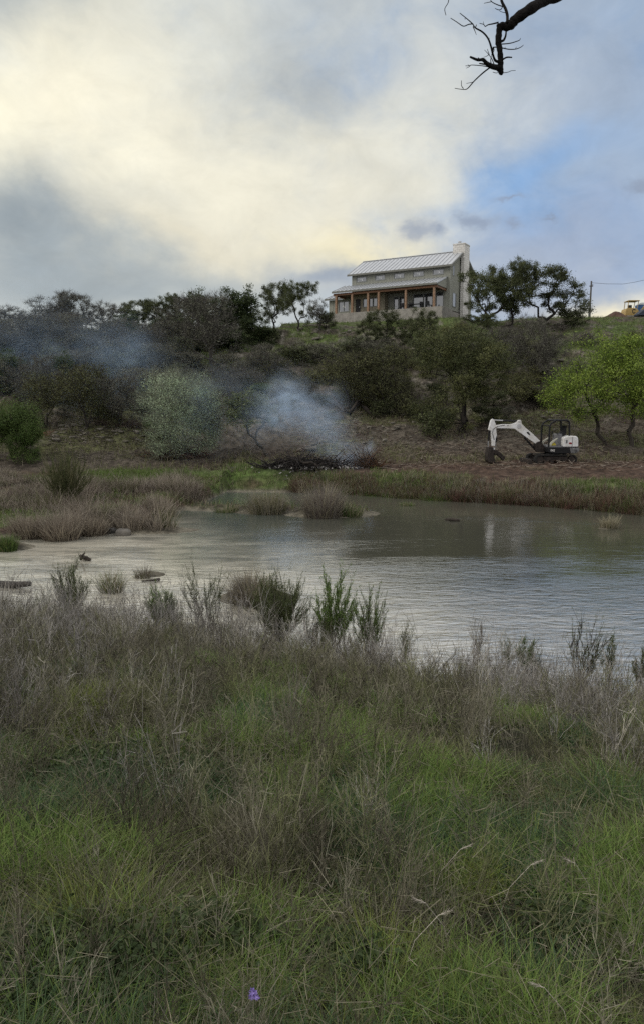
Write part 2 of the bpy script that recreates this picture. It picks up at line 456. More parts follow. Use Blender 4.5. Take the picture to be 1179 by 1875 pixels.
def build_ground():
    ys = np.concatenate([np.linspace(-30, 0, 16)[:-1], np.linspace(0, 16, 150)[:-1], np.linspace(16, 48, 190)[:-1], np.linspace(48, 108, 280)[:-1], np.geomspace(108, 900, 40)])
    xs = np.concatenate([-np.geomspace(900, 52, 26)[:-1], np.linspace(-52, -14, 130)[:-1], np.linspace(-14, 16, 230)[:-1], np.linspace(16, 52, 120)[:-1], np.geomspace(52, 900, 26)])
    X, Y = np.meshgrid(xs, ys); Z = terrain(X, Y)
    gy, gx = np.gradient(Z); dx = np.gradient(xs)[None]; dy = np.gradient(ys)[:, None]
    sl = np.hypot(gx / dx, gy / dy)
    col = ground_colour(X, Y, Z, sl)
    m, n = X.shape; idx = np.arange(m * n).reshape(m, n)
    Q = np.stack([idx[:-1, :-1], idx[:-1, 1:], idx[1:, 1:], idx[1:, :-1]], -1).reshape(-1, 4)
    g = bpy.data.materials.new('ground_soil'); g.use_nodes = True; T = NT(g.node_tree); b = T.n['Principled BSDF']
    a = T.new('ShaderNodeAttribute', attribute_name='col'); geo = T.new('ShaderNodeNewGeometry')
    p = geo.outputs['Position']
    n1 = T.noise(p, 2.2, 8, .68); n2 = T.noise(T.mapping(p, (1, 1, 3.5)), 5.5, 5, .7)
    k = T.math('MULTIPLY_ADD', T.ramp(n1, .32, .7), 1.1, .45)
    sc = T.new('ShaderNodeVectorMath', operation='SCALE'); T.l.new(a.outputs[0], sc.inputs[0]); T.l.new(k, sc.inputs[3])
    chips = T.ramp(n2, .63, .70)
    sep = T.new('ShaderNodeSeparateXYZ'); T.l.new(p, sep.inputs[0])
    chips = T.math('MULTIPLY', chips, T.math('MULTIPLY', T.ramp(sep.outputs[1], 36, 46), .45))
    T.put(b.inputs['Base Color'], T.mix(chips, sc.outputs[0], (.20, .18, .15)))
    b.inputs['Roughness'].default_value = .92; b.inputs['Specular IOR Level'].default_value = .1
    bp = T.new('ShaderNodeBump'); bp.inputs['Strength'].default_value = .8; bp.inputs['Distance'].default_value = .18
    T.l.new(T.math('ADD', n1, T.math('MULTIPLY', n2, .6)), bp.inputs['Height']); T.l.new(bp.outputs[0], b.inputs['Normal'])
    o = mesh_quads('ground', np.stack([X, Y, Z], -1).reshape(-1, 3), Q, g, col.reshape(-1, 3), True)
    tag(o, kind='structure')
build_ground()

# ------------------------------------------------------------------ water
def build_water():
    m = bpy.data.materials.new('river_water'); m.use_nodes = True; T = NT(m.node_tree); b = T.n['Principled BSDF']
    geo = T.new('ShaderNodeNewGeometry'); p = geo.outputs['Position']
    sep = T.new('ShaderNodeSeparateXYZ'); T.l.new(p, sep.inputs[0]); x, y = sep.outputs[0], sep.outputs[1]
    pn = T.noise(p, .22, 3, .5)
    # silty shallows along one side, deeper olive and teal pools elsewhere
    sh = T.ramp(T.math('ADD', T.math('MULTIPLY_ADD', x, -.8, T.math('MULTIPLY', y, -.55)), T.math('MULTIPLY', pn, 5)), -10.5, -4.5)
    teal = T.math('MULTIPLY', T.ramp(T.math('ADD', x, T.math('MULTIPLY', pn, 2)), 2.5, -3.0), T.ramp(y, 17, 22))
    c = T.mix(teal, (.074, .074, .058), (.072, .086, .076))
    sh = T.math('MULTIPLY', sh, T.math('MULTIPLY_ADD', T.ramp(T.noise(T.mapping(p, (.55, 1.9, 1)), 1.0, 6, .68, .8), .36, .62), .62, .38))
    c = T.mix(sh, c, (.56, .525, .43))
    T.put(b.inputs['Base Color'], c)
    b.inputs['IOR'].default_value = 6.5; b.inputs['Specular IOR Level'].default_value = .5
    b.inputs['Roughness'].default_value = .03
    # ripples: crests lie across the view of the bank, patches of calm between
    w1 = T.noise(T.mapping(p, (1.5, 4.2, 1), (0, 0, R(6))), 1.0, 5, .6, 1.2)
    w2 = T.noise(T.mapping(p, (3.6, 8.0, 1), (0, 0, R(-12))), 1.0, 3, .5, .4)
    w3 = T.noise(T.mapping(p, (.5, 1.2, 1), (0, 0, R(14))), 1.0, 3, .5, .4)
    hgt = T.math('ADD', T.math('MULTIPLY', w1, .038), T.math('ADD', T.math('MULTIPLY', w2, .017), T.math('MULTIPLY', w3, .030)))
    pn2 = T.noise(T.mapping(p, (.14, .42, 1)), 1.0, 5, .68, .5)
    calm = T.math('MULTIPLY_ADD', T.ramp(T.math('ADD', pn2, T.math('MULTIPLY', T.ramp(y, 22, 12.5), .40)), .46, .96), .95, .10)
    bp = T.new('ShaderNodeBump'); T.l.new(calm, bp.inputs['Strength']); bp.inputs['Distance'].default_value = 1.0
    T.l.new(hgt, bp.inputs['Height']); T.l.new(bp.outputs[0], b.inputs['Normal'])
    V = [(-160, 5, 0), (160, 5, 0), (160, 42, 0), (-160, 42, 0)]
    o = mesh_quads('river_water', V, [(0, 1, 2, 3)], m)
    tag(o, kind='structure')
build_water()

# ------------------------------------------------------------------ house
def build_house():
    M_SIDE = mat('sage_siding', (.275, .28, .24), .75, var=.06, scale=3)
    M_TAN = mat('tan_siding', (.27, .245, .18), .75, var=.08, scale=3)
    M_TRIM = mat('grey_trim', (.16, .16, .14), .7, var=.05)
    M_ROOF = mat('metal_roof', (.46, .475, .49), .42, metal=.45, var=.06, scale=2, spec=.5)
    M_SEAM = M_ROOF
    M_CONC = mat('concrete', (.26, .245, .22), .9, var=.2, scale=1.6, bump=.3, bscale=8)
    M_CEDAR = mat('cedar_post', (.235, .145, .09), .6, var=.3, scale=5)
    M_BEAM = mat('cedar_beam', (.17, .085, .045), .6, var=.25, scale=4)
    M_GLASS = mat('window_glass', (.06, .07, .08), .06, var=.1, spec=1.0)
    M_GLASS.node_tree.nodes['Principled BSDF'].inputs['IOR'].default_value = 1.9
    M_FRAME = mat('window_frame', (.24, .25, .24), .5, var=.05)
    M_DARKF = mat('dark_door', (.02, .018, .018), .5, var=.1)
    M_STICK = mat('white_sticker', (.75, .76, .76), .6, var=.03)
    M_ALU = mat('flue_metal', (.45, .46, .47), .35, metal=.7, var=.05)
    M_SOFF = mat('soffit', (.12, .09, .06), .8, var=.1)
    ms = bpy.data.materials.new('limestone_masonry'); ms.use_nodes = True; T = NT(ms.node_tree); b = T.n['Principled BSDF']
    tc = T.new('ShaderNodeTexCoord')
    mp = T.mapping(tc.outputs['Object'], (1, 1, 1), (R(90), 0, 0))
    cb = T.new('ShaderNodeVectorMath', operation='DOT_PRODUCT'); T.l.new(tc.outputs['Object'], cb.inputs[0]); cb.inputs[1].default_value = (1, 1, 0)
    sp = T.new('ShaderNodeSeparateXYZ'); T.l.new(tc.outputs['Object'], sp.inputs[0])
    cm = T.new('ShaderNodeCombineXYZ'); T.l.new(cb.outputs['Value'], cm.inputs[0]); T.l.new(sp.outputs[2], cm.inputs[1])
    br = T.new('ShaderNodeTexBrick'); T.l.new(cm.outputs[0], br.inputs['Vector']); br.inputs['Scale'].default_value = 1.0
    br.inputs['Brick Width'].default_value = .55; br.inputs['Row Height'].default_value = .28; br.inputs['Mortar Size'].default_value = .02
    br.inputs['Color1'].default_value = (.72, .70, .66, 1); br.inputs['Color2'].default_value = (.52, .50, .46, 1); br.inputs['Mortar'].default_value = (.22, .20, .18, 1)
    T.put(b.inputs['Base Color'], T.mix(T.math('MULTIPLY', T.noise(tc.outputs['Object'], 3, 5, .6), .6), br.outputs[0], (.74, .73, .70)))
    b.inputs['Roughness'].default_value = .9

    H = empty('farmhouse', (HF[0], HF[1], HZ), -R(30))
    tag(H, 'sage green two storey house with metal roofs, long porch and stone chimney on the hilltop', 'house')
    def Lx(px, y):      # local x of a picture column on the plane local y
        k = (px - CX) / F / 1.032
        bx, by = HF + HN * y
        return -(bx - k * by) / (HD[0] - k * HD[1])
    # ---- walls (battens proud of the boards)
    def wall_panel(mb, x0, x1, y, z0, z1, holes=()):
        zs = sorted({z0, z1, *[v for h in holes for v in h[2:]]}); xs = sorted({x0, x1, *[v for h in holes for v in h[:2]]})
        for i in range(len(xs) - 1):
            for j in range(len(zs) - 1):
                xm, zm = (xs[i] + xs[i + 1]) / 2, (zs[j] + zs[j + 1]) / 2
                if any(h[0] < xm < h[1] and h[2] < zm < h[3] for h in holes): continue
                mb.box(xs[i], xs[i + 1], y, y + .15, zs[j], zs[j + 1])
        k = x0 + .2
        while k < x1 - .1:
            cuts = sorted([(h[2], h[3]) for h in holes if h[0] - .05 < k < h[1] + .05]); z = z0
            for a, c in cuts:
                if a > z + .05: mb.box(k - .025, k + .025, y - .022, y + .003, z, a)
                z = c
            if z1 > z + .05: mb.box(k - .025, k + .025, y - .022, y + .003, z, z1)
            k += .42
    YW = 3.7
    X0, X1 = -13.9, .35
    up_win = []
    for a, b2, c, d in ((248, 331, 258, 300), (387, 469, 248, 289), (527, 613, 237, 277), (668, 757, 223, 265), (813, 905, 210, 253)):
        xa, xb = Lx(590 + a / 4.066, YW), Lx(590 + b2 / 4.066, YW)
        up_win.append((xa + .08, xb - .08, 4.5, 5.2))
    def span(a, b2, y): return Lx(590 + a / 4.066, y), Lx(590 + b2 / 4.066, y)
    big = [(*span(676, 752, YW), .42, 2.3), (*span(752, 822, YW), .42, 2.3), (*span(846, 902, YW), .42, 2.35), (*span(531, 570, YW), .05, 2.2), (*span(570, 612, YW), .05, 2.2)]
    YB = 2.6
    bx0, bx1 = Lx(590 + 218 / 4.066, YB), Lx(590 + 463 / 4.066, YB)
    bump = [(*span(247, 284, YB), .0, 2.1), (*span(303, 334, YB), .95, 2.1), (*span(349, 376, YB), .95, 2.1), (*span(378, 410, YB), .95, 2.1)]
    w = MB()
    wall_panel(w, X0, X1, YW, 0, 5.5, up_win + big)
    # gable end towards the oaks and the far end
    def gable(mb, x, dx):
        mb.prism([(YW + .15, -.0), (12.1, -.0), (12.1, 5.5), (7.9, 7.75), (YW + .15, 5.5)], x, x + dx, 'x')
    gable(w, X1 - .15, .15); gable(w, X0, .15)
    k = YW + .45
    while k < 12:
        zt = 5.5 + (k - YW) * .535 if k < 7.9 else 7.75 - (k - 7.9) * .535
        w.box(X1, X1 + .022, k - .025, k + .025, 0, zt - .1); k += .42
    w.box(X0 + .15, X1 - .15, 11.95, 12.1, 0, 5.5)
    w.box(X0 + .15, X1 - .15, YW + .15, 11.95, -.1, -.02)
    w.build('wall', M_SIDE, H)
    w2 = MB(); wall_panel(w2, bx0, bx1, YB, 0, 2.98, bump); w2.box(bx0, bx0 + .12, YB + .15, YW - .03, 0, 2.98); w2.box(bx1 - .12, bx1, YB + .15, YW - .03, 0, 2.98)
    tag(w2.build('entry_wall', M_TAN, H), 'tan projecting wall under the porch')
    # ---- windows
    def window(name, h, y, sticker=False, frame_w=.07, mull=False):
        x0, x1, z0, z1 = h
        f = MB(); t = frame_w
        f.box(x0, x1, y - .045, y + .05, z1 - t, z1); f.box(x0, x1, y - .045, y + .05, z0, z0 + t)
        f.box(x0, x0 + t, y - .045, y + .05, z0 + t, z1 - t); f.box(x1 - t, x1, y - .045, y + .05, z0 + t, z1 - t)
        if mull: f.box((x0 + x1) / 2 - .03, (x0 + x1) / 2 + .03, y - .03, y + .05, z0 + t, z1 - t)
        fo = f.build(name, M_FRAME, H)
        MB().box(x0 + t * .5, x1 - t * .5, y + .055, y + .075, z0 + t * .5, z1 - t * .5).build('pane', M_GLASS, fo)
        if sticker:
            xc = (x0 + x1) / 2; zc = (z0 + z1) / 2
            for q in ((xc - .19, xc - .03, zc - .02, zc + .18), (xc + .03, xc + .2, zc - .14, zc + .14), (x0 + .12, x0 + .24, z0 + .09, z0 + .19)):
                MB().box(q[0], q[1], y + .045, y + .053, q[2], q[3]).build('sticker', M_STICK, fo)
    for h in up_win: window('window', h, YW, True)
    for h in big[:3]: window('window', h, YW, False, .06)
    for h in big[3:]: window('glass_door', h, YW, False, .11)
    for h in bump[1:]: window('window', h, YB, False, .05)
    d = bump[0]; dd = MB().box(d[0] + .02, d[1] - .02, YB + .05, YB + .1, .02, 2.08).build('door', M_DARKF, H)
    MB().box(d[1] - .2, d[1] - .12, YB + .0, YB + .05, .95, 1.1).build('handle', M_ALU, dd)
    # gable-end windows
    for y0, y1, z0, z1 in ((4.7, 6.0, .5, 2.3), (4.6, 5.1, 4.4, 5.7)):
        f = MB(); f.box(X1 + .0, X1 + .05, y0, y1, z0, z0 + .08); f.box(X1, X1 + .05, y0, y1, z1 - .08, z1); f.box(X1, X1 + .05, y0, y0 + .08, z0, z1); f.box(X1, X1 + .05, y1 - .08, y1, z0, z1)
        fo = f.build('window', M_FRAME, H); MB().box(X1 + .024, X1 + .034, y0 + .05, y1 - .05, z0 + .05, z1 - .05).build('pane', M_GLASS, fo)
    # ---- main roof, standing seams
    def slab(mb, x0, x1, ya, za, yb, zb, th=.12):
        mb.prism([(ya, za), (yb, zb), (yb, zb + th), (ya, za + th)], x0, x1, 'x')
    def seams(mb, x0, x1, ya, za, yb, zb, step, up=.12):
        k = x0 + .06
        while k <= x1 - .03:
            mb.prism([(ya - .004, za + up), (yb, zb + up), (yb, zb + up + .07), (ya - .004, za + up + .07)], k, k + .045, 'x'); k += step
    rx0, rx1 = -14.3, .75
    r = MB()
    slab(r, rx0, rx1, 3.15, 5.42, 7.9, 7.93); slab(r, rx0, rx1, 12.65, 5.42, 7.903, 7.93)
    seams(r, rx0, rx1, 3.15, 5.42, 7.9, 7.93, .62); seams(r, rx0, rx1, 12.65, 5.42, 7.903, 7.93, .62)
    r.box(rx0, rx1, 7.75, 8.05, 8.05, 8.12)
    ro = r.build('roof', M_ROOF, H)
    fz = MB(); fz.box(rx0, rx1, 3.09, 3.145, 5.32, 5.56)
    for x in (rx1 + .003, rx0 - .053):
        fz.prism([(3.1, 5.30), (7.9, 7.82), (7.9, 8.06), (3.1, 5.54)], x, x + .05, 'x'); fz.prism([(12.7, 5.30), (7.903, 7.82), (7.903, 8.06), (12.7, 5.54)], x, x + .05, 'x')
    fz.build('fascia', M_TRIM, ro)
    ch = MB(); ch.box(-.66, .95, 7.2, 9.2, 7.0, 8.8); ch.box(.5, .95, 7.2, 9.2, -1.5, 7.0); ch.box(-.70, 1.0, 7.15, 9.25, 8.8, 8.92)
    cho = ch.build('chimney', ms, H)
    fl = MB().tube([(-.1, 8.2, 8.9), (-.1, 8.2, 9.25)], .16, 12); fl.tube([(-.1, 8.2, 9.26), (-.1, 8.2, 9.36)], .24, 12)
    fl.build('flue', M_ALU, cho)
    # ---- porch
    pr = MB(); slab(pr, -15.0, 0.0, 0.0, 2.80, YW - .025, 4.05, .10); seams(pr, -15.0, 0.0, 0.0, 2.80, YW - .03, 4.05, .62, .10)
    po = pr.build('porch_roof', M_ROOF, H)
    fa = MB(); fa.box(-15.0, 0.0, -.06, -.005, 2.68, 2.92); fa.build('fascia', M_TRIM, po)
    sf = MB(); sf.box(-14.95, -.06, .40, YW - .03, 2.62, 2.66); sf.build('porch_ceiling', M_SOFF, po)
    bm_ = MB(); bm_.box(-14.9, -.1, .22, .40, 2.38, 2.66); bm_.box(-.28, -.1, .402, YW - .03, 2.38, 2.60); bm_.box(-14.9, -14.72, .402, YW - .03, 2.38, 2.60)
    bm_.build('porch_beam', M_BEAM, H)
    sw = MB(); sw.prism([(.42, 2.70), (YW - .03, 2.70), (YW - .03, 3.98), (.42, 2.90)], -.16, -.08, 'x'); sw.build('porch_gable_panel', M_SIDE, po)
    for cx_ in (104, 222, 341, 420, 622, 832):
        xp = Lx(590 + cx_ / 4.066, .31)
        p = MB(); p.box(xp - .13, xp + .13, .18, .44, .0, 2.379); p.build('porch_post', M_CEDAR, H, .01)
    # ---- low wing at the far end
    wx0 = -17.7
    wn = (*span(113, 190, YW), .75, 2.15)
    ww = MB(); wall_panel(ww, wx0, X0 - .16, YW + .3, -1.9, 2.45, [wn]); ww.box(wx0, wx0 + .15, YW + .45, 10.5, -1.9, 2.45); ww.box(wx0 + .15, X0 - .02, 10.35, 10.5, -1.9, 2.45)
    ww.build('wing_wall', M_SIDE, H)
    wr = MB(); slab(wr, wx0 - .4, X0 - .025, 3.45, 2.5, 7.2, 3.75, .1); slab(wr, wx0 - .4, X0 - .025, 10.95, 2.5, 7.203, 3.75, .1); seams(wr, wx0 - .4, X0 - .03, 3.45, 2.5, 7.2, 3.75, .62, .1)
    wro = wr.build('wing_roof', M_ROOF, H); MB().box(wx0 - .4, X0 - .03, 3.39, 3.446, 2.38, 2.6).build('fascia', M_TRIM, wro)
    window('window', (wn[0], wn[1], wn[2], wn[3]), YW + .3, True, .06, True)
    # ---- concrete base
    f = MB(); f.box(-15.15, .75, .05, YW + .1, -2.6, -.005); f.box(-13.85, X1 + .08, YW + .11, 12.05, -2.6, -.12)
    f.build('foundation', M_CONC, H, .02)
    # ---- porch furniture
    M_BLK = mat('black_furniture', (.02, .02, .022), .5, var=.2)
    def to_w(x, y, z): q = HF + HD * x + HN * y; return (q[0], q[1], HZ + z)
    n = 0
    for cx_, lab in ((586, 'black patio chair by the glass doors on the porch'), (655, 'black patio chair at the long porch table'), (740, 'high backed black patio chair before the big porch window'), (795, 'black patio chair near the last porch post')):
        x = Lx(590 + cx_ / 4.066, 1.6)
        e = empty('patio_chair', to_w(x, 1.6, 0), -R(30) + (n - 1) * .5); n += 1; tag(e, lab, 'chair', 'black chairs on the porch')
        MB().box(-.25, .25, -.25, .25, .42, .47).build('seat', M_BLK, e)
        MB().prism([(.2, .47), (.26, .47), (.36, 1.0), (.30, 1.0)], -.25, .25, 'x').build('backrest', M_BLK, e)
        for a in (-.22, .22):
            for c in (-.22, .22): MB().box(a - .02, a + .02, c - .02, c + .02, 0, .42).build('leg', M_BLK, e)
    x = Lx(590 + 690 / 4.066, 1.7)
    e = empty('patio_table', to_w(x, 1.75, 0), -R(30)); tag(e, 'long black patio table between chairs on the porch', 'table')
    MB().box(-1.1, 1.1, -.3, .3, .68, .73).build('tabletop', M_BLK, e)
    for a in (-1, 1):
        for c in (-.24, .24): MB().box(a - .03, a + .03, c - .03, c + .03, 0, .68).build('leg', M_BLK, e)
build_house()

# ------------------------------------------------------------------ compact excavator by the river
def build_excavator():
    g = hit(1000, 851); Yx = 43.0
    gx = at(840 / 6.55 + 880, 850, Yx)
    z0 = tz(gx[0], Yx) - .02
    E = empty('mini_excavator', (gx[0], Yx, z0), R(4))
    tag(E, 'white compact tracked excavator with folded arm parked on the dirt terrace', 'excavator')
    S = 205.7
    def p(cx_, cz): return ((cx_ - 840) / S, (604 - cz) / S)
    def pl(*pts): return [p(a, c) for a, c in pts]
    MW = mat('white_paint', (.58, .56, .52), .38, scale=2.6, spec=.5, base2=(.76, .77, .78))
    MK = mat('black_paint', (.010, .010, .011), .6, var=.25, spec=.25)
    MR = mat('rubber_track', (.018, .017, .016), .8, var=.35, scale=9, bump=.5, bscale=25)
    MG = mat('grey_vinyl', (.16, .16, .165), .6, var=.1)
    MS = mat('steel_rod', (.5, .5, .5), .2, metal=1.0, var=.05)
    MD = mat('dirty_steel', (.035, .028, .024), .65, metal=.3, var=.5, scale=7)
    MRed = mat('red_decal', (.25, .03, .03), .5, var=.1)
    MY = mat('yellow_cover', (.5, .42, .05), .6, var=.1)
    def stad(x0, x1, z0_, z1, n=8):
        r = (z1 - z0_) / 2; zc = (z0_ + z1) / 2; P = []
        for i in range(n + 1): a = -math.pi / 2 + math.pi * i / n; P.append((x1 - r + r * math.cos(a), zc + r * math.sin(a)))
        for i in range(n + 1): a = math.pi / 2 + math.pi * i / n; P.append((x0 + r + r * math.cos(a), zc + r * math.sin(a)))
        return P
    xa, za = p(588, 604); xb, zb = p(1084, 492)
    for y0, y1 in ((-.85, -.48), (.48, .85)):
        t = MB(); outer = stad(xa, xb, za, zb); inner = stad(xa + .05, xb - .05, za + .05, zb - .05); n = len(outer)
        V = [(a, y, c) for y in (y0, y1) for a, c in outer] + [(a, y, c) for y in (y0, y1) for a, c in inner]
        Fc = []
        for i in range(n):
            j = (i + 1) % n
            Fc += [(i, j, n + j, n + i), (2 * n + i, 3 * n + i, 3 * n + j, 2 * n + j), (i, 2 * n + i, 2 * n + j, j), (n + i, n + j, 3 * n + j, 3 * n + i)]
        t.add(V, Fc)
        per = np.array(outer); 
        for i in range(0, 44):
            u = i / 44 * n; k = int(u) % n; f = u - int(u); q = per[k] * (1 - f) + per[(k + 1) % n] * f
            t.box(q[0] - .022, q[0] + .022, y0 - .004, y1 + .004, q[1] - .022, q[1] + .022)
        to = t.build('track', MR, E)
        yy = (y0 + y1) / 2
        wh = MB(); rr = (zb - za) / 2 - .055
        wh.disc((xa + rr + .055, yy, (za + zb) / 2), rr, .26); wh.disc((xb - rr - .055, yy, (za + zb) / 2), rr * .93, .26)
        for q in range(4): wh.disc((xa + .62 + q * .36, yy, za + .15), .1, .26)
        wh.box(xa + .5, xb - .5, yy - .1, yy + .1, za + .22, zb - .1)
        wh.build('track_roller', MD, to)
    # undercarriage and slew ring
    u = MB(); u.box(*(p(690, 0)[0], p(990, 0)[0]), -.47, .47, p(0, 560)[1], p(0, 505)[1]); u.disc((p(845, 0)[0], 0, p(0, 492)[1]), .42, .14, 'z'); u.build('undercarriage', MK, E)
    bl = MB(); bl.prism(pl((508, 604), (514, 548), (530, 540), (548, 560), (552, 604)), -.86, .86); bl.box(p(545, 0)[0], p(700, 0)[0], -.35, -.25, p(0, 575)[1], p(0, 550)[1]); bl.box(p(545, 0)[0], p(700, 0)[0], .25, .35, p(0, 575)[1], p(0, 550)[1])
    bl.build('dozer_blade', MD, E, .01)
    b = MB(); b.prism(pl((742, 404), (1108, 404), (1113, 440), (1095, 470), (1060, 480), (800, 480), (745, 462)), -.74, .74); b.build('body', MK, E, .03)
    cw = MB(); cw.prism(pl((1000, 412), (1117, 412), (1117, 446), (1085, 472), (1020, 474)), -.755, -.742); cw.build('scuffed_panel', mat('scuffed_grey', (.03, .03, .03), .5, var=.2, base2=(.3, .3, .3), scale=6), E)
    c = MB(); c.prism(pl((922, 403), (922, 300), (934, 283), (1010, 270), (1080, 274), (1098, 290), (1106, 330), (1106, 403)), -.72, .72); cv = c.build('engine_cover', MW, E, .05)
    k = MB(); k.box(p(1027, 0)[0], p(1033, 0)[0], -.728, -.722, p(0, 400)[1], p(0, 285)[1]); k.box(p(952, 0)[0], p(972, 0)[0], -.73, -.722, p(0, 358)[1], p(0, 318)[1]); k.build('vent', MG, cv)
    k = MB(); k.prism([(p(1008, 0)[0] + .095 * math.cos(a), p(0, 358)[1] + .055 * math.sin(a)) for a in np.linspace(0, 2 * math.pi, 16, endpoint=False)], -.732, -.722); k.build('round_badge', MRed, cv)
    fl = MB(); fl.box(p(760, 0)[0], p(925, 0)[0], -.7, .7, p(0, 404)[1] + .002, p(0, 385)[1]); fl.build('cab_floor', MG, E)
    MG2 = mat('pale_guard', (.45, .44, .36), .5)
    for y0, y1 in ((-.70, -.60), (.60, .70)): MB().prism(pl((760, 385), (764, 352), (800, 325), (850, 298), (858, 306), (812, 340), (785, 372), (782, 385)), y0, y1).build('side_guard', MG2, E, .01)
    MB().prism(pl((792, 384), (800, 356), (830, 350), (846, 372), (842, 384)), -.58, -.40).build('foot_pedal', MY, E)
    st = MB(); st.prism(pl((880, 384), (874, 258), (885, 248), (932, 250), (932, 384)), -.4, .4); so = st.build('seat', MG, E, .03)
    sb = MB(); sb.prism(pl((922, 262), (962, 215), (978, 150), (992, 155), (994, 230), (976, 275)), -.26, .26); sb.build('backrest', MK, so, .02)
    # roll-over frame
    ro = MB()
    for y in (-.62, .62): ro.tube([(p(756, 403)[0], y, p(756, 403)[1]), (p(758, 160)[0], y, p(758, 160)[1]), (p(772, 128)[0], y, p(772, 128)[1]), (p(828, 92)[0], y, p(828, 92)[1]), (p(970, 90)[0], y, p(970, 90)[1]), (p(994, 112)[0], y, p(994, 112)[1]), (p(1000, 278)[0], y, p(1000, 278)[1])], .056, 8)
    for q in ((758, 150), (828, 92), (975, 92)): ro.tube([(p(*q)[0], -.62, p(*q)[1]), (p(*q)[0], .62, p(*q)[1])], .035, 8)
    ro.build('roll_frame', MK, E)
    tp = MB(); tp.prism(pl((830, 92), (968, 90), (968, 84), (830, 86)), -.62, .62); tp.build('canopy', MK, E)
    lv = MB()
    for q, y in (((835, 290, 822, 236), -.3), ((850, 285, 866, 228), .3), ((815, 380, 796, 268), -.12), ((822, 380, 806, 262), .12), ((880, 262, 862, 240), -.42)):
        lv.tube([(p(q[0], q[1])[0], y, p(q[0], q[1])[1]), (p(q[2], q[3])[0], y, p(q[2], q[3])[1])], .016, 6); lv.disc((p(q[2], q[3])[0], y, p(q[2], q[3])[1]), .035, .07)
    lv.build('control_lever', MK, E)
    # boom assembly
    sw = MB(); sw.prism(pl((622, 372), (652, 345), (692, 336), (745, 400), (745, 470), (660, 466), (632, 440)), -.15, .15); sw.build('swing_post', MD, E, .02)
    bo = MB(); bo.prism(pl((640, 372), (418, 222), (372, 190), (300, 186), (150, 184), (140, 150), (230, 136), (330, 136), (384, 122), (414, 88), (446, 86), (458, 132), (500, 174), (600, 254), (684, 330), (694, 352), (668, 372)), -.12, .12)
    boo = bo.build('boom', MW, E, .02)
    k = MB(); k.prism(pl((528, 226), (540, 226), (566, 262), (556, 268), (518, 238)), -.128, -.118); k.prism(pl((280, 148), (298, 148), (290, 160)), -.128, -.118); k.build('decal', MK, boo)
    pv = MB(); pv.disc((p(424, 160)[0], 0, p(424, 160)[1]), .13, .27); pv.disc((p(426, 104)[0], 0, p(426, 104)[1]), .05, .27); pv.build('pivot_pin', mat('pin_grey', (.45, .45, .46), .4), boo)
    def cyl(name, a, bb, f, r1, r2, y=0.0, par=E):
        A = np.array([p(*a)[0], y, p(*a)[1]]); B = np.array([p(*bb)[0], y, p(*bb)[1]]); m_ = A + (B - A) * f
        o = MB().tube([A, m_], r1, 10).build(name, MK, par); MB().tube([m_, B], r2, 10).build('rod', MS, o)
    cyl('boom_cylinder', (640, 436), (416, 208), .62, .06, .035)
    cyl('arm_cylinder', (412, 100), (118, 88), .60, .055, .03)
    ar = MB(); ar.prism(pl((60, 200), (86, 92), (104, 72), (122, 80), (150, 150), (152, 182), (158, 240), (164, 262), (150, 300), (143, 392), (108, 392), (98, 280), (92, 212), (70, 210)), -.10, .10); aro = ar.build('arm', MW, E, .015)
    MB().box(p(110, 0)[0], p(138, 0)[0], -.1, .1, p(0, 440)[1], p(0, 412)[1]).build('linkage', MW, aro)
    hs = MB()
    for o_ in (-.13, .13): hs.tube([(p(250, 145)[0], o_, p(250, 145)[1]), (p(170, 160)[0], o_, p(170, 160)[1]), (p(116, 190)[0], o_, p(116, 190)[1]), (p(104, 240)[0], o_, p(104, 240)[1]), (p(130, 320)[0], o_, p(130, 320)[1])], .014, 6)
    hs.build('hydraulic_hose', MK, aro)
    cyl('bucket_cylinder', (74, 214), (66, 410), .6, .05, .03)
    cyl('thumb_cylinder', (162, 262), (158, 424), .55, .042, .025)
    bk = MB(); bk.prism(pl((62, 402), (112, 404), (128, 470), (126, 520), (146, 574), (118, 592), (70, 590), (46, 560), (44, 500), (52, 450)), -.3, .3); bk.prism(pl((140, 440), (160, 440), (170, 470), (146, 500), (126, 470)), -.28, .28)
    bk.build('bucket', MD, E, .015)
    th = MB(); th.prism(pl((150, 440), (212, 470), (262, 520), (268, 545), (246, 566), (214, 530), (170, 500)), -.16, .16); th.build('thumb', MD, E, .01)
    # maker's lettering on the flank
    cu = bpy.data.curves.new('model_lettering', 'FONT'); cu.body = 'E42'; cu.size = .17; cu.extrude = .003; cu.offset = .004
    tmp = bpy.data.objects.new('lettering_curve', cu); C.objects.link(tmp)
    me = bpy.data.meshes.new_from_object(tmp.evaluated_get(bpy.context.evaluated_depsgraph_get())); bpy.data.objects.remove(tmp)
    to = bpy.data.objects.new('lettering', me); C.objects.link(to); to.parent = E
    to.location = (p(770, 452)[0], -.746, p(770, 452)[1]); to.rotation_euler = (R(90), 0, 0); me.materials.clear(); me.materials.append(MW)
build_excavator()

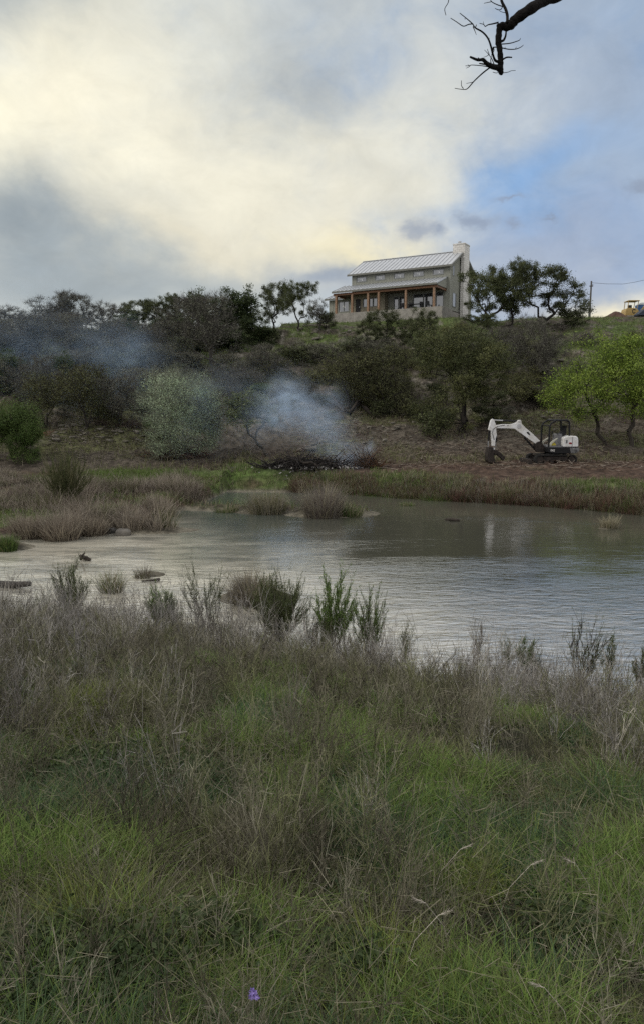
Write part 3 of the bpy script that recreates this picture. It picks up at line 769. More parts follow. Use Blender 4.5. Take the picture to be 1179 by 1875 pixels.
# ------------------------------------------------------------------ ridge: pole, wire, mound, yellow machine, portable toilet
def build_ridge():
    Yp = 104.0
    b = at(1079, 585, Yp); t = at(1079, 514, Yp); zb = tz(b[0], Yp)
    P = empty('utility_pole', (b[0], Yp, zb)); tag(P, 'tall grey timber utility pole with meter box on the ridge', 'pole')
    MP = mat('weathered_pole', (.10, .095, .09), .9, var=.25); MB_ = mat('meter_grey', (.30, .31, .31), .5)
    h = t[2] - zb
    MB().tube([(0, 0, -.5), (0, 0, h * .5), (.02, 0, h)], [.14, .12, .10], 10).build('pole_shaft', MP, P)
    m = MB(); m.box(-.34, -.14, -.22, -.05, 1.2, 1.75); m.build('meter_box', MB_, P, .02)
    m = MB(); m.disc((-.2, -.18, 2.1), .2, .35, 'z'); m.build('round_canister', mat('canister_grey', (.12, .12, .12), .5), P)
    m = MB(); m.tube([(-.24, -.14, 0), (-.24, -.14, 1.2)], .04, 6); m.build('conduit', MB_, P)
    m = MB(); m.box(-.25, .25, -.12, -.04, h - .75, h - .62); m.disc((.2, -.08, h - .52), .05, .14, 'z'); m.build('insulator_bracket', MP, P)
    pts = [at(px, py, Yp + (px - 1079) * .03) for px, py in ((1082, 517), (1110, 519.2), (1140, 519.5), (1160, 516.5), (1185, 511), (1230, 498))]
    mw = MB(); mw.tube(pts, .022, 5); tag(mw.build('power_line', mat('black_wire', (.02, .02, .02), .6)), 'thin dark power line running from the pole out over the ridge', 'wire')
    # mound
    c = at(1122, 585, 106.0); xs = np.linspace(-1, 1, 50); X, Y = np.meshgrid(xs, xs); r = np.hypot(X, Y)
    hgt = (1 - sstep(r, .15, 1)); pk = np.exp(-((X - .05) / .30) ** 2 - (Y / .4) ** 2)
    Z = hgt * (.55 + .45 * pk) * (1 + .7 * (fbm(X * 4, Y * 4, 71) - .5)) * 1.05
    V = np.stack([X * 4.4, Y * 3.0, Z - .25], -1).reshape(-1, 3); idx = np.arange(2500).reshape(50, 50)
    Q = np.stack([idx[:-1, :-1], idx[:-1, 1:], idx[1:, 1:], idx[1:, :-1]], -1).reshape(-1, 4)
    o = mesh_quads('dirt_mound', V, Q, mat('red_dirt', (.075, .042, .03), .95, var=.35, scale=2, bump=.8, bscale=6), None, True)
    o.location = (c[0] + .2, 106.0, tz(c[0], 106.0)); tag(o, 'reddish brown mound of dug dirt on the ridge', 'dirt mound')
    # yellow machine seen from behind, arm raised to one side
    MY = mat('yellow_paint', (.36, .245, .08), .45, var=.12, spec=.4); MK = mat('machine_black', (.015, .015, .015), .5); MD = mat('machine_dark', (.05, .045, .04), .7, var=.3)
    Ye = 108.0; s = 8.48
    g0 = at(1158.5, 586, Ye); zg = tz(g0[0], Ye)
    k = Ye / F
    E = empty('yellow_excavator', (g0[0], Ye, zg - .1)); tag(E, 'yellow excavator with open canopy seen from behind at the end of the ridge', 'excavator')
    zb = at(1158, 583, Ye)[2] - (zg - .1)
    def q(cx_, cz): return ((cx_ / s + 1040 - 1158.5) * k, at(1158, cz / s + 500, Ye)[2] - (zg - .1))
    b = MB(); b.prism([q(845, 668), q(852, 600), q(866, 555), q(905, 548), q(1010, 552), q(1048, 585), q(1050, 668)], -.9, .9); b.build('body', MY, E, .06)
    MB().box(q(855, 0)[0], q(1050, 0)[0], -.95, .95, q(0, 684)[1], q(0, 668)[1]).build('bumper', mat('bumper_grey', (.35, .33, .3), .5), E)
    t = MB(); t.box(q(858, 0)[0], q(905, 0)[0], -1.2, 1.2, -.3, q(0, 684)[1]); t.box(q(1000, 0)[0], q(1046, 0)[0], -1.2, 1.2, -.3, q(0, 684)[1]); t.build('track', MK, E, .1)
    cp = MB()
    for y in (-.7, .6):
        cp.tube([(q(888, 552)[0], y, q(888, 552)[1]), (q(898, 440)[0], y, q(898, 440)[1])], .05, 6); cp.tube([(q(1030, 552)[0], y, q(1030, 552)[1]), (q(1048, 440)[0], y, q(1048, 440)[1])], .05, 6)
    cp.build('canopy_post', MY, E)
    MB().box(q(888, 0)[0], q(1056, 0)[0], -.9, .8, q(0, 441)[1], q(0, 430)[1]).build('canopy', MY, E, .02)
    MB().box(q(920, 0)[0], q(972, 0)[0], -.2, .2, q(0, 550)[1], q(0, 495)[1]).build('seat', MK, E, .03)
    ring = MB(); cxr, czr = q(975, 600); n = 18
    P0 = [(cxr + .26 * math.cos(a), czr + .34 * math.sin(a)) for a in np.linspace(.5, 2 * math.pi - .5, n)]; P1 = [(cxr + .15 * math.cos(a), czr + .2 * math.sin(a)) for a in np.linspace(2 * math.pi - .5, .5, n)]
    for i in range(n - 1): ring.prism([P0[i], P0[i + 1], P1[n - 2 - i], P1[n - 1 - i]], -.915, -.904)
    ring.build('round_emblem', MK, E)
    a = MB(); a.prism([q(1060, 640), q(1050, 610), q(1105, 570), q(1185, 455), q(1215, 440), q(1215, 480), q(1130, 590)], -.5, -.2); a.build('boom', MY, E, .03)
    # portable toilet and trailer behind it
    Yt = 111.0
    x0, x1 = at(1165.5, 560, Yt)[0], at(1181, 560, Yt)[0]; xc = (x0 + x1) / 2; zt = tz(xc, Yt)
    T_ = empty('portable_toilet', (xc, Yt, zt)); tag(T_, 'blue portable toilet with domed white roof beyond the yellow machine', 'toilet')
    top = at(1170, 558.5, Yt)[2] - zt; w = .62
    c_ = MB(); c_.box(-w, w, -.6, .6, -.1, top); c_.build('cabin', mat('blue_plastic', (.03, .085, .20), .45, var=.1), T_, .03)
    r = MB(); r.prism([(-w - .03, top), (w + .03, top), (w * .7, top + .25), (0, top + .34), (-w * .7, top + .25)], -.63, .63); r.build('roof', mat('white_plastic', (.55, .58, .6), .5), T_, .04)
    MB().box(-.4, .4, -.632, -.604, .1, top - .15).build('door', mat('blue_door', (.035, .10, .23), .45), T_)
    Yd = 104.5; xa = at(1167, 570, Yd)[0]; zd = tz(xa + 1.5, Yd)
    D = empty('dump_trailer', (xa + 1.6, Yd, zd)); tag(D, 'dark slate blue trailer tub below the yellow machine arm', 'trailer')
    zt1 = at(1170, 572, Yd)[2] - zd; zt2 = at(1179, 566, Yd)[2] - zd
    m = MB(); m.prism([(-1.7, .15), (1.6, .15), (1.8, zt2), (-.9, zt2), (-1.75, zt1 - .25)], -.9, .9); m.build('tub', mat('slate_blue_steel', (.035, .045, .065), .6, var=.25), D, .03)
    for x in (-.5, .5): MB().disc((x, -.98, .12), .32, .16, 'y', 16).build('wheel', MK, D)
build_ridge()

# ------------------------------------------------------------------ trees
def leaf_quads(Cn, size, col, rg, flat=.6):
    n = len(Cn); a = rg.normal(size=(n, 3)); a[:, 2] *= flat; a /= np.linalg.norm(a, axis=1, keepdims=True)
    b = np.cross(a, rg.normal(size=(n, 3))); b /= np.linalg.norm(b, axis=1, keepdims=True)
    s = (size * rg.uniform(.6, 1.4, n))[:, None]
    V = np.stack([Cn - a * s, Cn + b * s * .5, Cn + a * s, Cn - b * s * .5], 1).reshape(-1, 3)
    return V, np.arange(4 * n).reshape(n, 4), np.repeat(col, 4, axis=0)
def skeleton(rg, trunk, tips, step, wob, up=.1):
    nodes = [np.array(p, float) for p in trunk]; par = [-1] + list(range(len(trunk) - 1)); dist = list(np.cumsum([0] + [np.linalg.norm(np.subtract(trunk[i + 1], trunk[i])) for i in range(len(trunk) - 1)]))
    first = max(0, len(trunk) - 3); tipid = []
    order = np.argsort(np.linalg.norm(tips - nodes[-1], axis=1))
    for i in order:
        t = tips[i]; N = np.array(nodes[first:]); d = np.linalg.norm(N - t, axis=1) + .22 * np.array(dist[first:])
        d = d + 2.0 * np.maximum(0, N[:, 2] - t[2] - .3)
        j = first + int(np.argmin(d)); A = nodes[j]; L = np.linalg.norm(t - A); m = max(1, int(L / step))
        pv = j
        for k in range(1, m + 1):
            f = k / m; p = A + (t - A) * f
            if k < m: p = p + rg.normal(0, wob * L / m, 3) + np.array([0, 0, up * L * math.sin(math.pi * f)])
            nodes.append(p); par.append(pv); dist.append(dist[pv] + L / m); pv = len(nodes) - 1
        tipid.append(pv)
    return np.array(nodes), np.array(par), np.array(tipid)
def make_tree(seed, h, rx, ry=None, z_low=.35, r0=.16, ntip=70, trunk_h=.35, lean=(0, 0), leaves=5000, lsize=.11, cols=((.03, .04, .016), (.06, .072, .028)), clump=.45, wob=.22,
              twigs=6, twig_len=.5, bare_col=(.08, .072, .062), shape='dome', bark=None, nlobes=7, stems=1, rmin=.012, lobes_sd=.5):
    rg = np.random.default_rng(seed); ry = ry or rx
    base = np.array([0, 0, -.15]); fork = np.array([lean[0], lean[1], h * trunk_h])
    # lobes give an uneven outline
    zc = h * (z_low + 1) / 2; rz = h * (1 - z_low) / 2
    lob = []
    for i in range(nlobes):
        a = 2 * math.pi * (i + rg.uniform(-.3, .3)) / nlobes; rr = rg.uniform(.35, .72); q = rg.uniform(-.55, .75) if z_low > .06 else rg.uniform(-.95, .75)
        if shape == 'cone': rr *= (1 - (q + .6) / 1.9); q -= .25
        if shape == 'fan': rr *= .55 + .75 * (q + .95) / 1.7
        lob.append((np.array([rx * rr * math.cos(a), ry * rr * math.sin(a), zc + rz * q]) + np.array([*lean, 0]), rg.uniform(.32, .5)))
    lob.append((np.array([lean[0], lean[1], zc + rz * .45]), .55))
    tips = []
    while len(tips) < ntip:
        c, s = lob[rg.integers(len(lob))]; d = rg.normal(size=3); d /= np.linalg.norm(d); d *= rg.uniform(.35, 1) ** .5 * s
        p = c + d * np.array([rx, ry, rz * 1.15])
        if p[2] < h * z_low * .8 or p[2] > h: continue
        tips.append(p)
    tips = np.array(tips)
    allV = []
    if stems == 1:
        k = 5; tr = [base + (fork - base) * (i / k) ** 1.0 + np.array([rg.normal(0, .06 * h * .1), rg.normal(0, .06 * h * .1), 0]) * (0 < i < k) * 3 for i in range(k + 1)]
        nodes, par, tipid = skeleton(rg, tr, tips, h * .085, wob)
        groups = [(nodes, par, tipid, r0)]
    else:
        groups = []
        ang = np.arctan2(tips[:, 1] - lean[1], tips[:, 0] - lean[0]); sec = ((ang + math.pi) / (2 * math.pi) * stems).astype(int) % stems
        for s_ in range(stems):
            tt = tips[sec == s_]
            if len(tt) < 2: continue
            mean = tt.mean(0); tp = base + np.array([rg.normal(0, .08), rg.normal(0, .08), 0]); tr = [tp + (mean - tp) * f * np.array([.6, .6, 1.0]) for f in (0, .2, .4)]
            n_, p_, t_ = skeleton(rg, tr, tt, h * .1, wob); groups.append((n_, p_, t_, r0 * (len(tt) / ntip) ** .5 * 1.2))
    tb = []; lv = []
    for nodes, par, tipid, r in groups:
        cnt = np.zeros(len(nodes)); 
        for t in tipid:
            while t >= 0: cnt[t] += 1; t = par[t]
        rad = np.maximum(rmin, r * (cnt / cnt[0]) ** .52)
        rad[0] *= 1.5
        ch = np.arange(1, len(nodes)); pa = par[1:]
        V, Q = frusta(nodes[pa], nodes[ch], rad[pa] * .98 if False else np.minimum(rad[pa], rad[ch] * 1.25), rad[ch], 6); tb.append((V, Q, np.repeat(np.array([bare_col]), len(V), 0)))
        tp = nodes[tipid]
        if twigs:
            n = len(tp) * twigs; A = np.repeat(tp, twigs, 0) + rg.normal(0, .03, (n, 3)); out = A - np.array([lean[0], lean[1], zc - rz * .6]); out /= np.linalg.norm(out, axis=1, keepdims=True)
            D = out * .6 + rg.normal(0, .55, (n, 3)) + np.array([0, 0, .25]); D /= np.linalg.norm(D, axis=1, keepdims=True)
            L = twig_len * rg.uniform(.4, 1.2, (n, 1)); B = A + D * L
            tb.append(ribbons(A, B, rmin * .8, rmin * .35, np.array(bare_col) * rg.uniform(.6, 1.3, (n, 1)), rg))
            A2 = np.repeat(A + (B - A) * .55, 2, 0); D2 = np.repeat(D, 2, 0) + rg.normal(0, .6, (2 * n, 3)); B2 = A2 + D2 * np.repeat(L, 2, 0) * .5
            tb.append(ribbons(A2, B2, rmin * .55, rmin * .25, np.array(bare_col) * rg.uniform(.6, 1.3, (2 * n, 1)), rg))
        lv.append(tp)
    V, Q, K = join(tb)
    lvs = None
    if leaves:
        tp = np.concatenate(lv); per = max(1, leaves // len(tp)); n = per * len(tp)
        cf = rg.uniform(0, 1, len(tp)); cz = (tp[:, 2] - tp[:, 2].min()) / (np.ptp(tp[:, 2]) + 1e-6)
        cf = np.clip(cf, 0, 1)
        sz = clump * rg.uniform(.55, 1.3, len(tp))
        g = rg.normal(0, 1, (n, 3)); g *= np.array([1, 1, .65])
        P = np.repeat(tp, per, 0) + g * np.repeat(sz, per)[:, None] * .6
        f = np.clip(np.repeat(cf, per) + rg.normal(0, .25, n), 0, 1)[:, None]
        col = np.array(cols[0]) * (1 - f) + np.array(cols[1]) * f
        lvs = leaf_quads(P, lsize, col, rg)
    return dict(trunk=(V, Q, K), crown=lvs, h=h, w=2 * rx, lean=lean, bark=bark)
M_WOOD = mat_attr('branch_wood', 0, .9, .15, .1)
PROTO = {}
def proto(key, name, **kw):
    d = make_tree(**kw); d['name'] = name; d['objs'] = None; PROTO[key] = d
def place_tree(key, px, pb, pt, wpx, label, group=None, cat='tree', Y=None, rz=None, name=None, sink=0.0):
    d = PROTO[key]
    if Y is None: g = hit(px, pb, 35)
    else: g = at(px, pb, Y); g[2] = tz(g[0], Y)
    top = at(px, pt, g[1])[2]; hh = max(.4, top - g[2]); ww = wpx / F * g[1]
    e = empty(name or d['name'], (g[0], g[1], g[2] - sink), rng.uniform(0, 6.28) if rz is None else rz)
    e.scale = (ww / d['w'], ww / d['w'], hh / d['h'])
    tag(e, label, cat, group)
    if d['objs'] is None:
        t = mesh_quads('trunk', *d['trunk'][:2], M_WOOD, d['trunk'][2], False, e); ob = [t]
        if d['crown']: ob.append(mesh_quads('crown', *d['crown'][:2], M_LEAF, d['crown'][2], False, e))
        d['objs'] = ob
    else:
        for s in d['objs']:
            c = s.copy(); C.objects.link(c); c.parent = e
    return e
OAK = ((.042, .053, .022), (.11, .125, .054)); CED = ((.030, .048, .019), (.078, .102, .038)); GRY = ((.095, .098, .070), (.20, .20, .145))
BRT = ((.085, .140, .022), (.25, .33, .058)); SAGE = ((.30, .38, .24), (.43, .51, .335)); OLV = ((.085, .092, .036), (.17, .175, .07))
for i, s in enumerate((11, 12, 13)):
    proto('oak%d' % i, 'live_oak', seed=s, h=6, rx=3.6, z_low=.16, r0=.15, ntip=130, trunk_h=.18, leaves=24000, lsize=.062, cols=OAK, clump=.42, wob=.3, twigs=4, twig_len=.4, bare_col=(.03, .027, .024), stems=1 if i else 3)
for i, s in enumerate((21, 22, 24)):
    proto('ced%d' % i, 'cedar_tree', seed=s, h=5, rx=2.2, z_low=.02, r0=.1, ntip=160, trunk_h=.12, leaves=12000, lsize=.075, cols=CED, clump=.42, wob=.2, twigs=3, twig_len=.3, bare_col=(.03, .026, .022), shape='cone')
for i, s in enumerate((31, 32, 33)):
    proto('bare%d' % i, 'bare_oak', seed=s, h=6, rx=3.4, z_low=.14, r0=.13, ntip=220, trunk_h=.18, leaves=4200 + 900 * i, lsize=.07, cols=GRY, clump=.42, wob=.32, twigs=12, twig_len=.6, bare_col=(.082, .076, .068), stems=(1, 3, 2)[i], rmin=.015)
proto('big', 'large_oak', seed=41, h=8, rx=3.9, z_low=.04, r0=.22, ntip=260, trunk_h=.18, leaves=56000, lsize=.055, cols=((.044, .056, .022), (.125, .132, .052)), clump=.62, wob=.28, twigs=5, twig_len=.5, bare_col=(.028, .025, .022), nlobes=11)
proto('brtA', 'spring_tree', seed=53, h=6.6, rx=3.3, z_low=.24, r0=.125, ntip=190, trunk_h=.3, lean=(-.95, 0), leaves=21000, lsize=.056, cols=BRT, clump=.58, wob=.22, twigs=3, twig_len=.4, bare_col=(.055, .048, .040), nlobes=8)
proto('brtB', 'spring_tree', seed=54, h=6.4, rx=2.6, z_low=.22, r0=.13, ntip=170, trunk_h=.32, lean=(.2, .1), leaves=20000, lsize=.056, cols=BRT, clump=.58, wob=.2, twigs=3, twig_len=.4, bare_col=(.055, .048, .040), nlobes=7)
proto('sage', 'willow_bush', seed=61, h=5, rx=2.7, z_low=.04, r0=.08, ntip=300, trunk_h=.08, leaves=30000, lsize=.036, cols=SAGE, clump=.42, shape='fan', nlobes=11, wob=.12, twigs=12, twig_len=.8, bare_col=(.15, .16, .115), stems=6)
proto('wil', 'willow_bush', seed=62, h=3.6, rx=1.9, z_low=.02, r0=.05, ntip=200, trunk_h=.06, leaves=26000, lsize=.045, cols=((.055, .095, .024), (.12, .175, .048)), clump=.45, wob=.15, twigs=4, twig_len=.4, bare_col=(.06, .055, .04), stems=5)
proto('lean', 'leaning_tree', seed=63, h=4.4, rx=1.5, z_low=.42, r0=.09, ntip=70, trunk_h=.35, lean=(-1.2, 0), leaves=4200, lsize=.08, cols=((.07, .09, .035), (.125, .145, .06)), clump=.4, wob=.2, twigs=5, twig_len=.4, bare_col=(.07, .064, .055))
proto('wide', 'mesquite_tree', seed=64, h=4.6, rx=3.2, z_low=.05, r0=.10, ntip=220, trunk_h=.12, leaves=9000, lsize=.07, cols=((.075, .083, .038), (.16, .165, .075)), clump=.5, wob=.38, twigs=9, twig_len=.5, bare_col=(.045, .04, .035), stems=3)
for i, s in enumerate((71, 72, 73)):
    proto('shr%d' % i, 'scrub_bush', seed=s, h=1.8, rx=1.3, z_low=.05, r0=.04, ntip=60, trunk_h=.1, leaves=(3200, 2400, 2800)[i], lsize=.055, cols=(OAK, GRY, OLV)[i], clump=.3, wob=.25, twigs=7, twig_len=.35, bare_col=((.03, .027, .024), (.085, .075, .065), (.06, .052, .04))[i], stems=4, rmin=.009)

for i, s in enumerate((81, 82, 83)):
    proto('thk%d' % i, 'scrub_thicket', seed=s, h=3.4, rx=2.1, z_low=.03, r0=.06, ntip=120, trunk_h=.1, leaves=(5200, 4200, 5600)[i], lsize=.065, cols=(GRY, ((.085, .098, .056), (.165, .185, .115)), OLV)[i], clump=.42, wob=.28, twigs=9, twig_len=.5, bare_col=((.085, .078, .07), (.075, .07, .062), (.06, .053, .043))[i], stems=5, rmin=.012)
def build_trees():
    T = place_tree
    # --- skyline behind the smoke, bright end of the ridge
    T('bare0', 10, 612, 560, 100, 'grey bare oak at the far end of the skyline, half out of frame')
    T('bare1', 88, 614, 543, 130, 'broad grey bare oak with a rounded crown on the skyline')
    T('bare2', 132, 612, 537, 90, 'tall twiggy oak beside the rounded one on the skyline')
    T('bare0', 196, 612, 552, 80, 'gnarled bare oak with crooked branches on the skyline')
    T('oak1', 250, 612, 548, 80, 'low dark oak on the skyline beside the gnarled bare one')
    T('oak0', 292, 612, 541, 75, 'dark oak of middling height on the skyline left of the cedars')
    T('oak2', 328, 612, 540, 65, 'narrow dark oak touching the cedars on the skyline')
    T('ced0', 364, 622, 526, 80, 'dense dark cedar with a knobbly top on the skyline')
    T('ced1', 408, 622, 530, 84, 'dark cedar behind the large bare tree')
    T('ced2', 446, 622, 519, 95, 'broadest dark cedar, next to the open oaks on the skyline')
    T('oak1', 503, 606, 514, 74, 'open crowned oak with sky showing through, beside the cedars')
    T('oak2', 547, 606, 516, 70, 'open crowned oak second from the house corner')
    T('bare1', 585, 604, 548, 52, 'small bare tree just outside the house corner')
    T('shr0', 596, 602, 572, 40, 'dark scrub bush against the house end wall', cat='bush')
    T('bare2', 388, 668, 540, 140, 'large brownish bare tree spreading below the dark cedars')
    T('bare1', 322, 650, 572, 110, 'dim bare tree under the dark skyline oaks')
    T('ced0', 300, 640, 580, 90, 'squat dark cedar under the skyline oaks')
    # --- smoky slope
    T('bare0', 30, 672, 592, 130, 'grey bare tree low on the smoky slope, at the frame edge')
    T('bare2', 95, 668, 580, 130, 'grey bare tree behind the small green cedar in the smoke')
    T('bare1', 168, 664, 582, 130, 'grey bare tree in thin smoke under the gnarled skyline oak')
    T('bare0', 245, 672, 584, 120, 'grey bare tree in the thickest blue smoke on the slope')
    T('ced1', 20, 720, 640, 90, 'dark cedar half out of frame on the smoky slope')
    T('ced2', 118, 722, 640, 62, 'small bright green cedar alone among grey trees')
    T('bare1', 65, 740, 650, 100, 'grey tree between the small green cedar and the frame edge')
    T('wide', 160, 786, 670, 130, 'dull green spreading tree on the cleared slope below the small cedar')
    T('wide', 85, 786, 690, 110, 'dull green tree behind the leafy bush at the frame edge')
    T('bare2', 222, 780, 690, 110, 'brownish twiggy tree at the back of the cleared ground')
    T('oak0', 262, 768, 705, 70, 'dark low oak behind the sage green bush')
    T('ced0', 190, 770, 720, 60, 'dark cedar bush in the shade at the back of the cleared ground')
    T('wil', 22, 842, 736, 108, 'dark leafy green bush at the frame edge beside the reeds', cat='bush')
    T('wil', 52, 846, 768, 62, 'low green bush skirting the larger leafy bush at the frame edge', cat='bush')
    T('sage', 340, 838, 682, 172, 'large pale sage green willow bush veiled in blue smoke', cat='bush')
    T('wil', 296, 806, 762, 66, 'small yellow green bush at the foot of the sage willow', cat='bush')
    T('lean', 496, 836, 716, 100, 'thin leaning tree in the thick smoke beside the fire', rz=0.0)
    T('bare0', 425, 738, 668, 120, 'dark bare tree behind the smoke plume')
    T('wil', 478, 726, 700, 40, 'small bright bush above the smoke plume', cat='bush')
    T('bare1', 490, 690, 630, 90, 'grey bare thicket on the middle of the slope')
    T('shr1', 560, 660, 628, 70, 'brown twiggy bush on the grassy slope below the house', cat='bush')
    # --- slope under the house
    T('wide', 640, 752, 648, 120, 'olive spreading mesquite with crooked stems above the fire')
    T('wide', 706, 756, 634, 130, 'grey olive mesquite between the crooked one and the big oak')
    T('oak1', 692, 648, 566, 92, 'dark oak scrub in front of the porch posts')
    T('oak0', 764, 652, 562, 84, 'dark oak scrub in front of the porch windows')
    T('shr2', 828, 632, 590, 78, 'olive bush below the end of the porch', cat='bush')
    T('oak2', 880, 616, 574, 66, 'low dark oak below the stone chimney')
    T('oak2', 786, 690, 620, 90, 'dark oak peeping out behind the big spreading oak')
    T('big', 848, 792, 594, 196, 'biggest dark spreading oak on the slope behind the excavator')
    T('shr0', 800, 800, 748, 86, 'dark bush at the foot of the biggest oak', cat='bush')
    T('shr0', 893, 778, 742, 66, 'dark bush between the biggest oak and the excavator arm', cat='bush')
    T('bare1', 972, 706, 586, 118, 'grey bare oak on the slope below the live oaks')
    T('bare2', 930, 680, 600, 90, 'dim bare tree behind the biggest oak')
    # --- beside the house
    T('oak0', 892, 603, 484, 120, 'dense live oak leaning against the house end and chimney')
    T('oak2', 938, 603, 476, 90, 'tallest live oak beside the stone chimney')
    T('oak1', 996, 603, 481, 150, 'wide live oak with sky showing through, farthest from the house')
    T('shr0', 1048, 597, 566, 56, 'low dark bush between the live oaks and the utility pole', cat='bush')
    # --- bright trees on the terrace
    T('brtA', 1110, 816, 606, 186, 'bright green tree with a leaning bare trunk behind the excavator', rz=0.0)
    T('brtB', 1158, 816, 606, 150, 'bright green tree with a straight trunk at the frame edge', rz=1.0)
    T('wil', 1172, 760, 668, 80, 'leafy green low growth among the bright trees', cat='bush')
    r = np.random.default_rng(98)
    # --- thickets that fill the wooded slope
    for i in range(46):
        px = r.uniform(-15, 335); py = 625 + 140 * (i / 46) + r.uniform(-6, 6)
        if 90 < px < 250 and py > 752: continue
        T('thk%d' % r.integers(0, 2), px, py, py - r.uniform(42, 70), r.uniform(70, 110), 'grey green scrub thicket among the trees on the smoky slope', 'thickets on the smoky slope', 'thicket')
    for i in range(12):
        px = r.uniform(390, 560) if i % 3 == 0 else r.uniform(590, 1000); py = r.uniform(648, 735)
        T('thk%d' % (2 if r.uniform() < .6 else 0), px, py, py - r.uniform(24, 42), r.uniform(50, 84), 'olive brown scrub thicket on the open slope below the house', 'thickets on the open slope', 'thicket')
    for i in range(13):
        px = r.uniform(590, 760) if i % 3 else r.uniform(920, 1000); py = r.uniform(628, 742)
        if 640 > py and px < 840: py += 24
        T(('thk2', 'thk1', 'thk2', 'thk0')[i % 4], px, py, py - r.uniform(26, 50), r.uniform(56, 100), 'tangled olive scrub thicket between the oaks below the house', 'thickets between the oaks below the house', 'thicket')
    for i in range(11):
        px = 236 + i * 24 + r.uniform(-6, 6); py = 628 + (i % 3) * 8
        T('ced%d' % (i % 3), px, py, py - r.uniform(40, 62), r.uniform(52, 76), 'dark cedar scrub packed beneath the skyline trees', 'dark cedar scrub beneath the skyline', 'thicket')
    # --- scrub all over the slope
    pts = []
    r = np.random.default_rng(99); tries = 0
    while len(pts) < 95 and tries < 6000:
        tries += 1
        px = r.uniform(-20, 1200); py = r.uniform(612, 770)
        if 590 < px < 830 and py < 640: continue
        if any(abs(px - a) < 26 and abs(py - b) < 10 for a, b in pts): continue
        pts.append((px, py))
    labs = {0: ('dark evergreen scrub bush dotted over the hillside', 'dark scrub bushes over the hillside'), 1: ('grey brown twiggy scrub bush dotted over the hillside', 'twiggy scrub bushes over the hillside'), 2: ('olive brown scrub bush dotted over the hillside', 'olive scrub bushes over the hillside')}
    for px, py in pts:
        k = int(r.choice([0, 1, 2], p=[.25, .4, .35])); s = r.uniform(.5, 1.15)
        T('shr%d' % k, px, py, py - 30 * s, 52 * s * r.uniform(.8, 1.3), labs[k][0], labs[k][1], 'bush')
build_trees()

# trunks lying or crooked on the slope, the overhanging branch
def build_logs():
    def log(name, pts, rad, label, cat, m=M_BARK):
        P = [hit(px, py, 30) + np.array([0, 0, dz]) for px, py, dz in pts]
        b = MB(); b.tube(P, rad, 8); return tag(b.build(name, m, None, smooth=True), label, cat)
    log('crooked_trunk', [(684, 764, .0), (668, 758, .45), (655, 752, .7), (640, 764, .25), (626, 760, .35), (612, 744, .6), (600, 728, .9)], [.2, .18, .17, .15, .13, .09, .05], 'crooked dark trunk lying along the ground under the mesquites', 'fallen trunk')
    log('fallen_branch', [(395, 668, .2), (360, 655, .5), (330, 640, 1.0), (312, 628, 1.5)], [.1, .09, .07, .03], 'pale fallen branch beside the large brownish bare tree', 'branch', M_BARK_G)
    log('fallen_branch', [(70, 834, .1), (50, 828, .25), (35, 824, .35)], [.12, .1, .06], 'dark log lying by the leafy bush at the frame edge', 'branch')
build_logs()
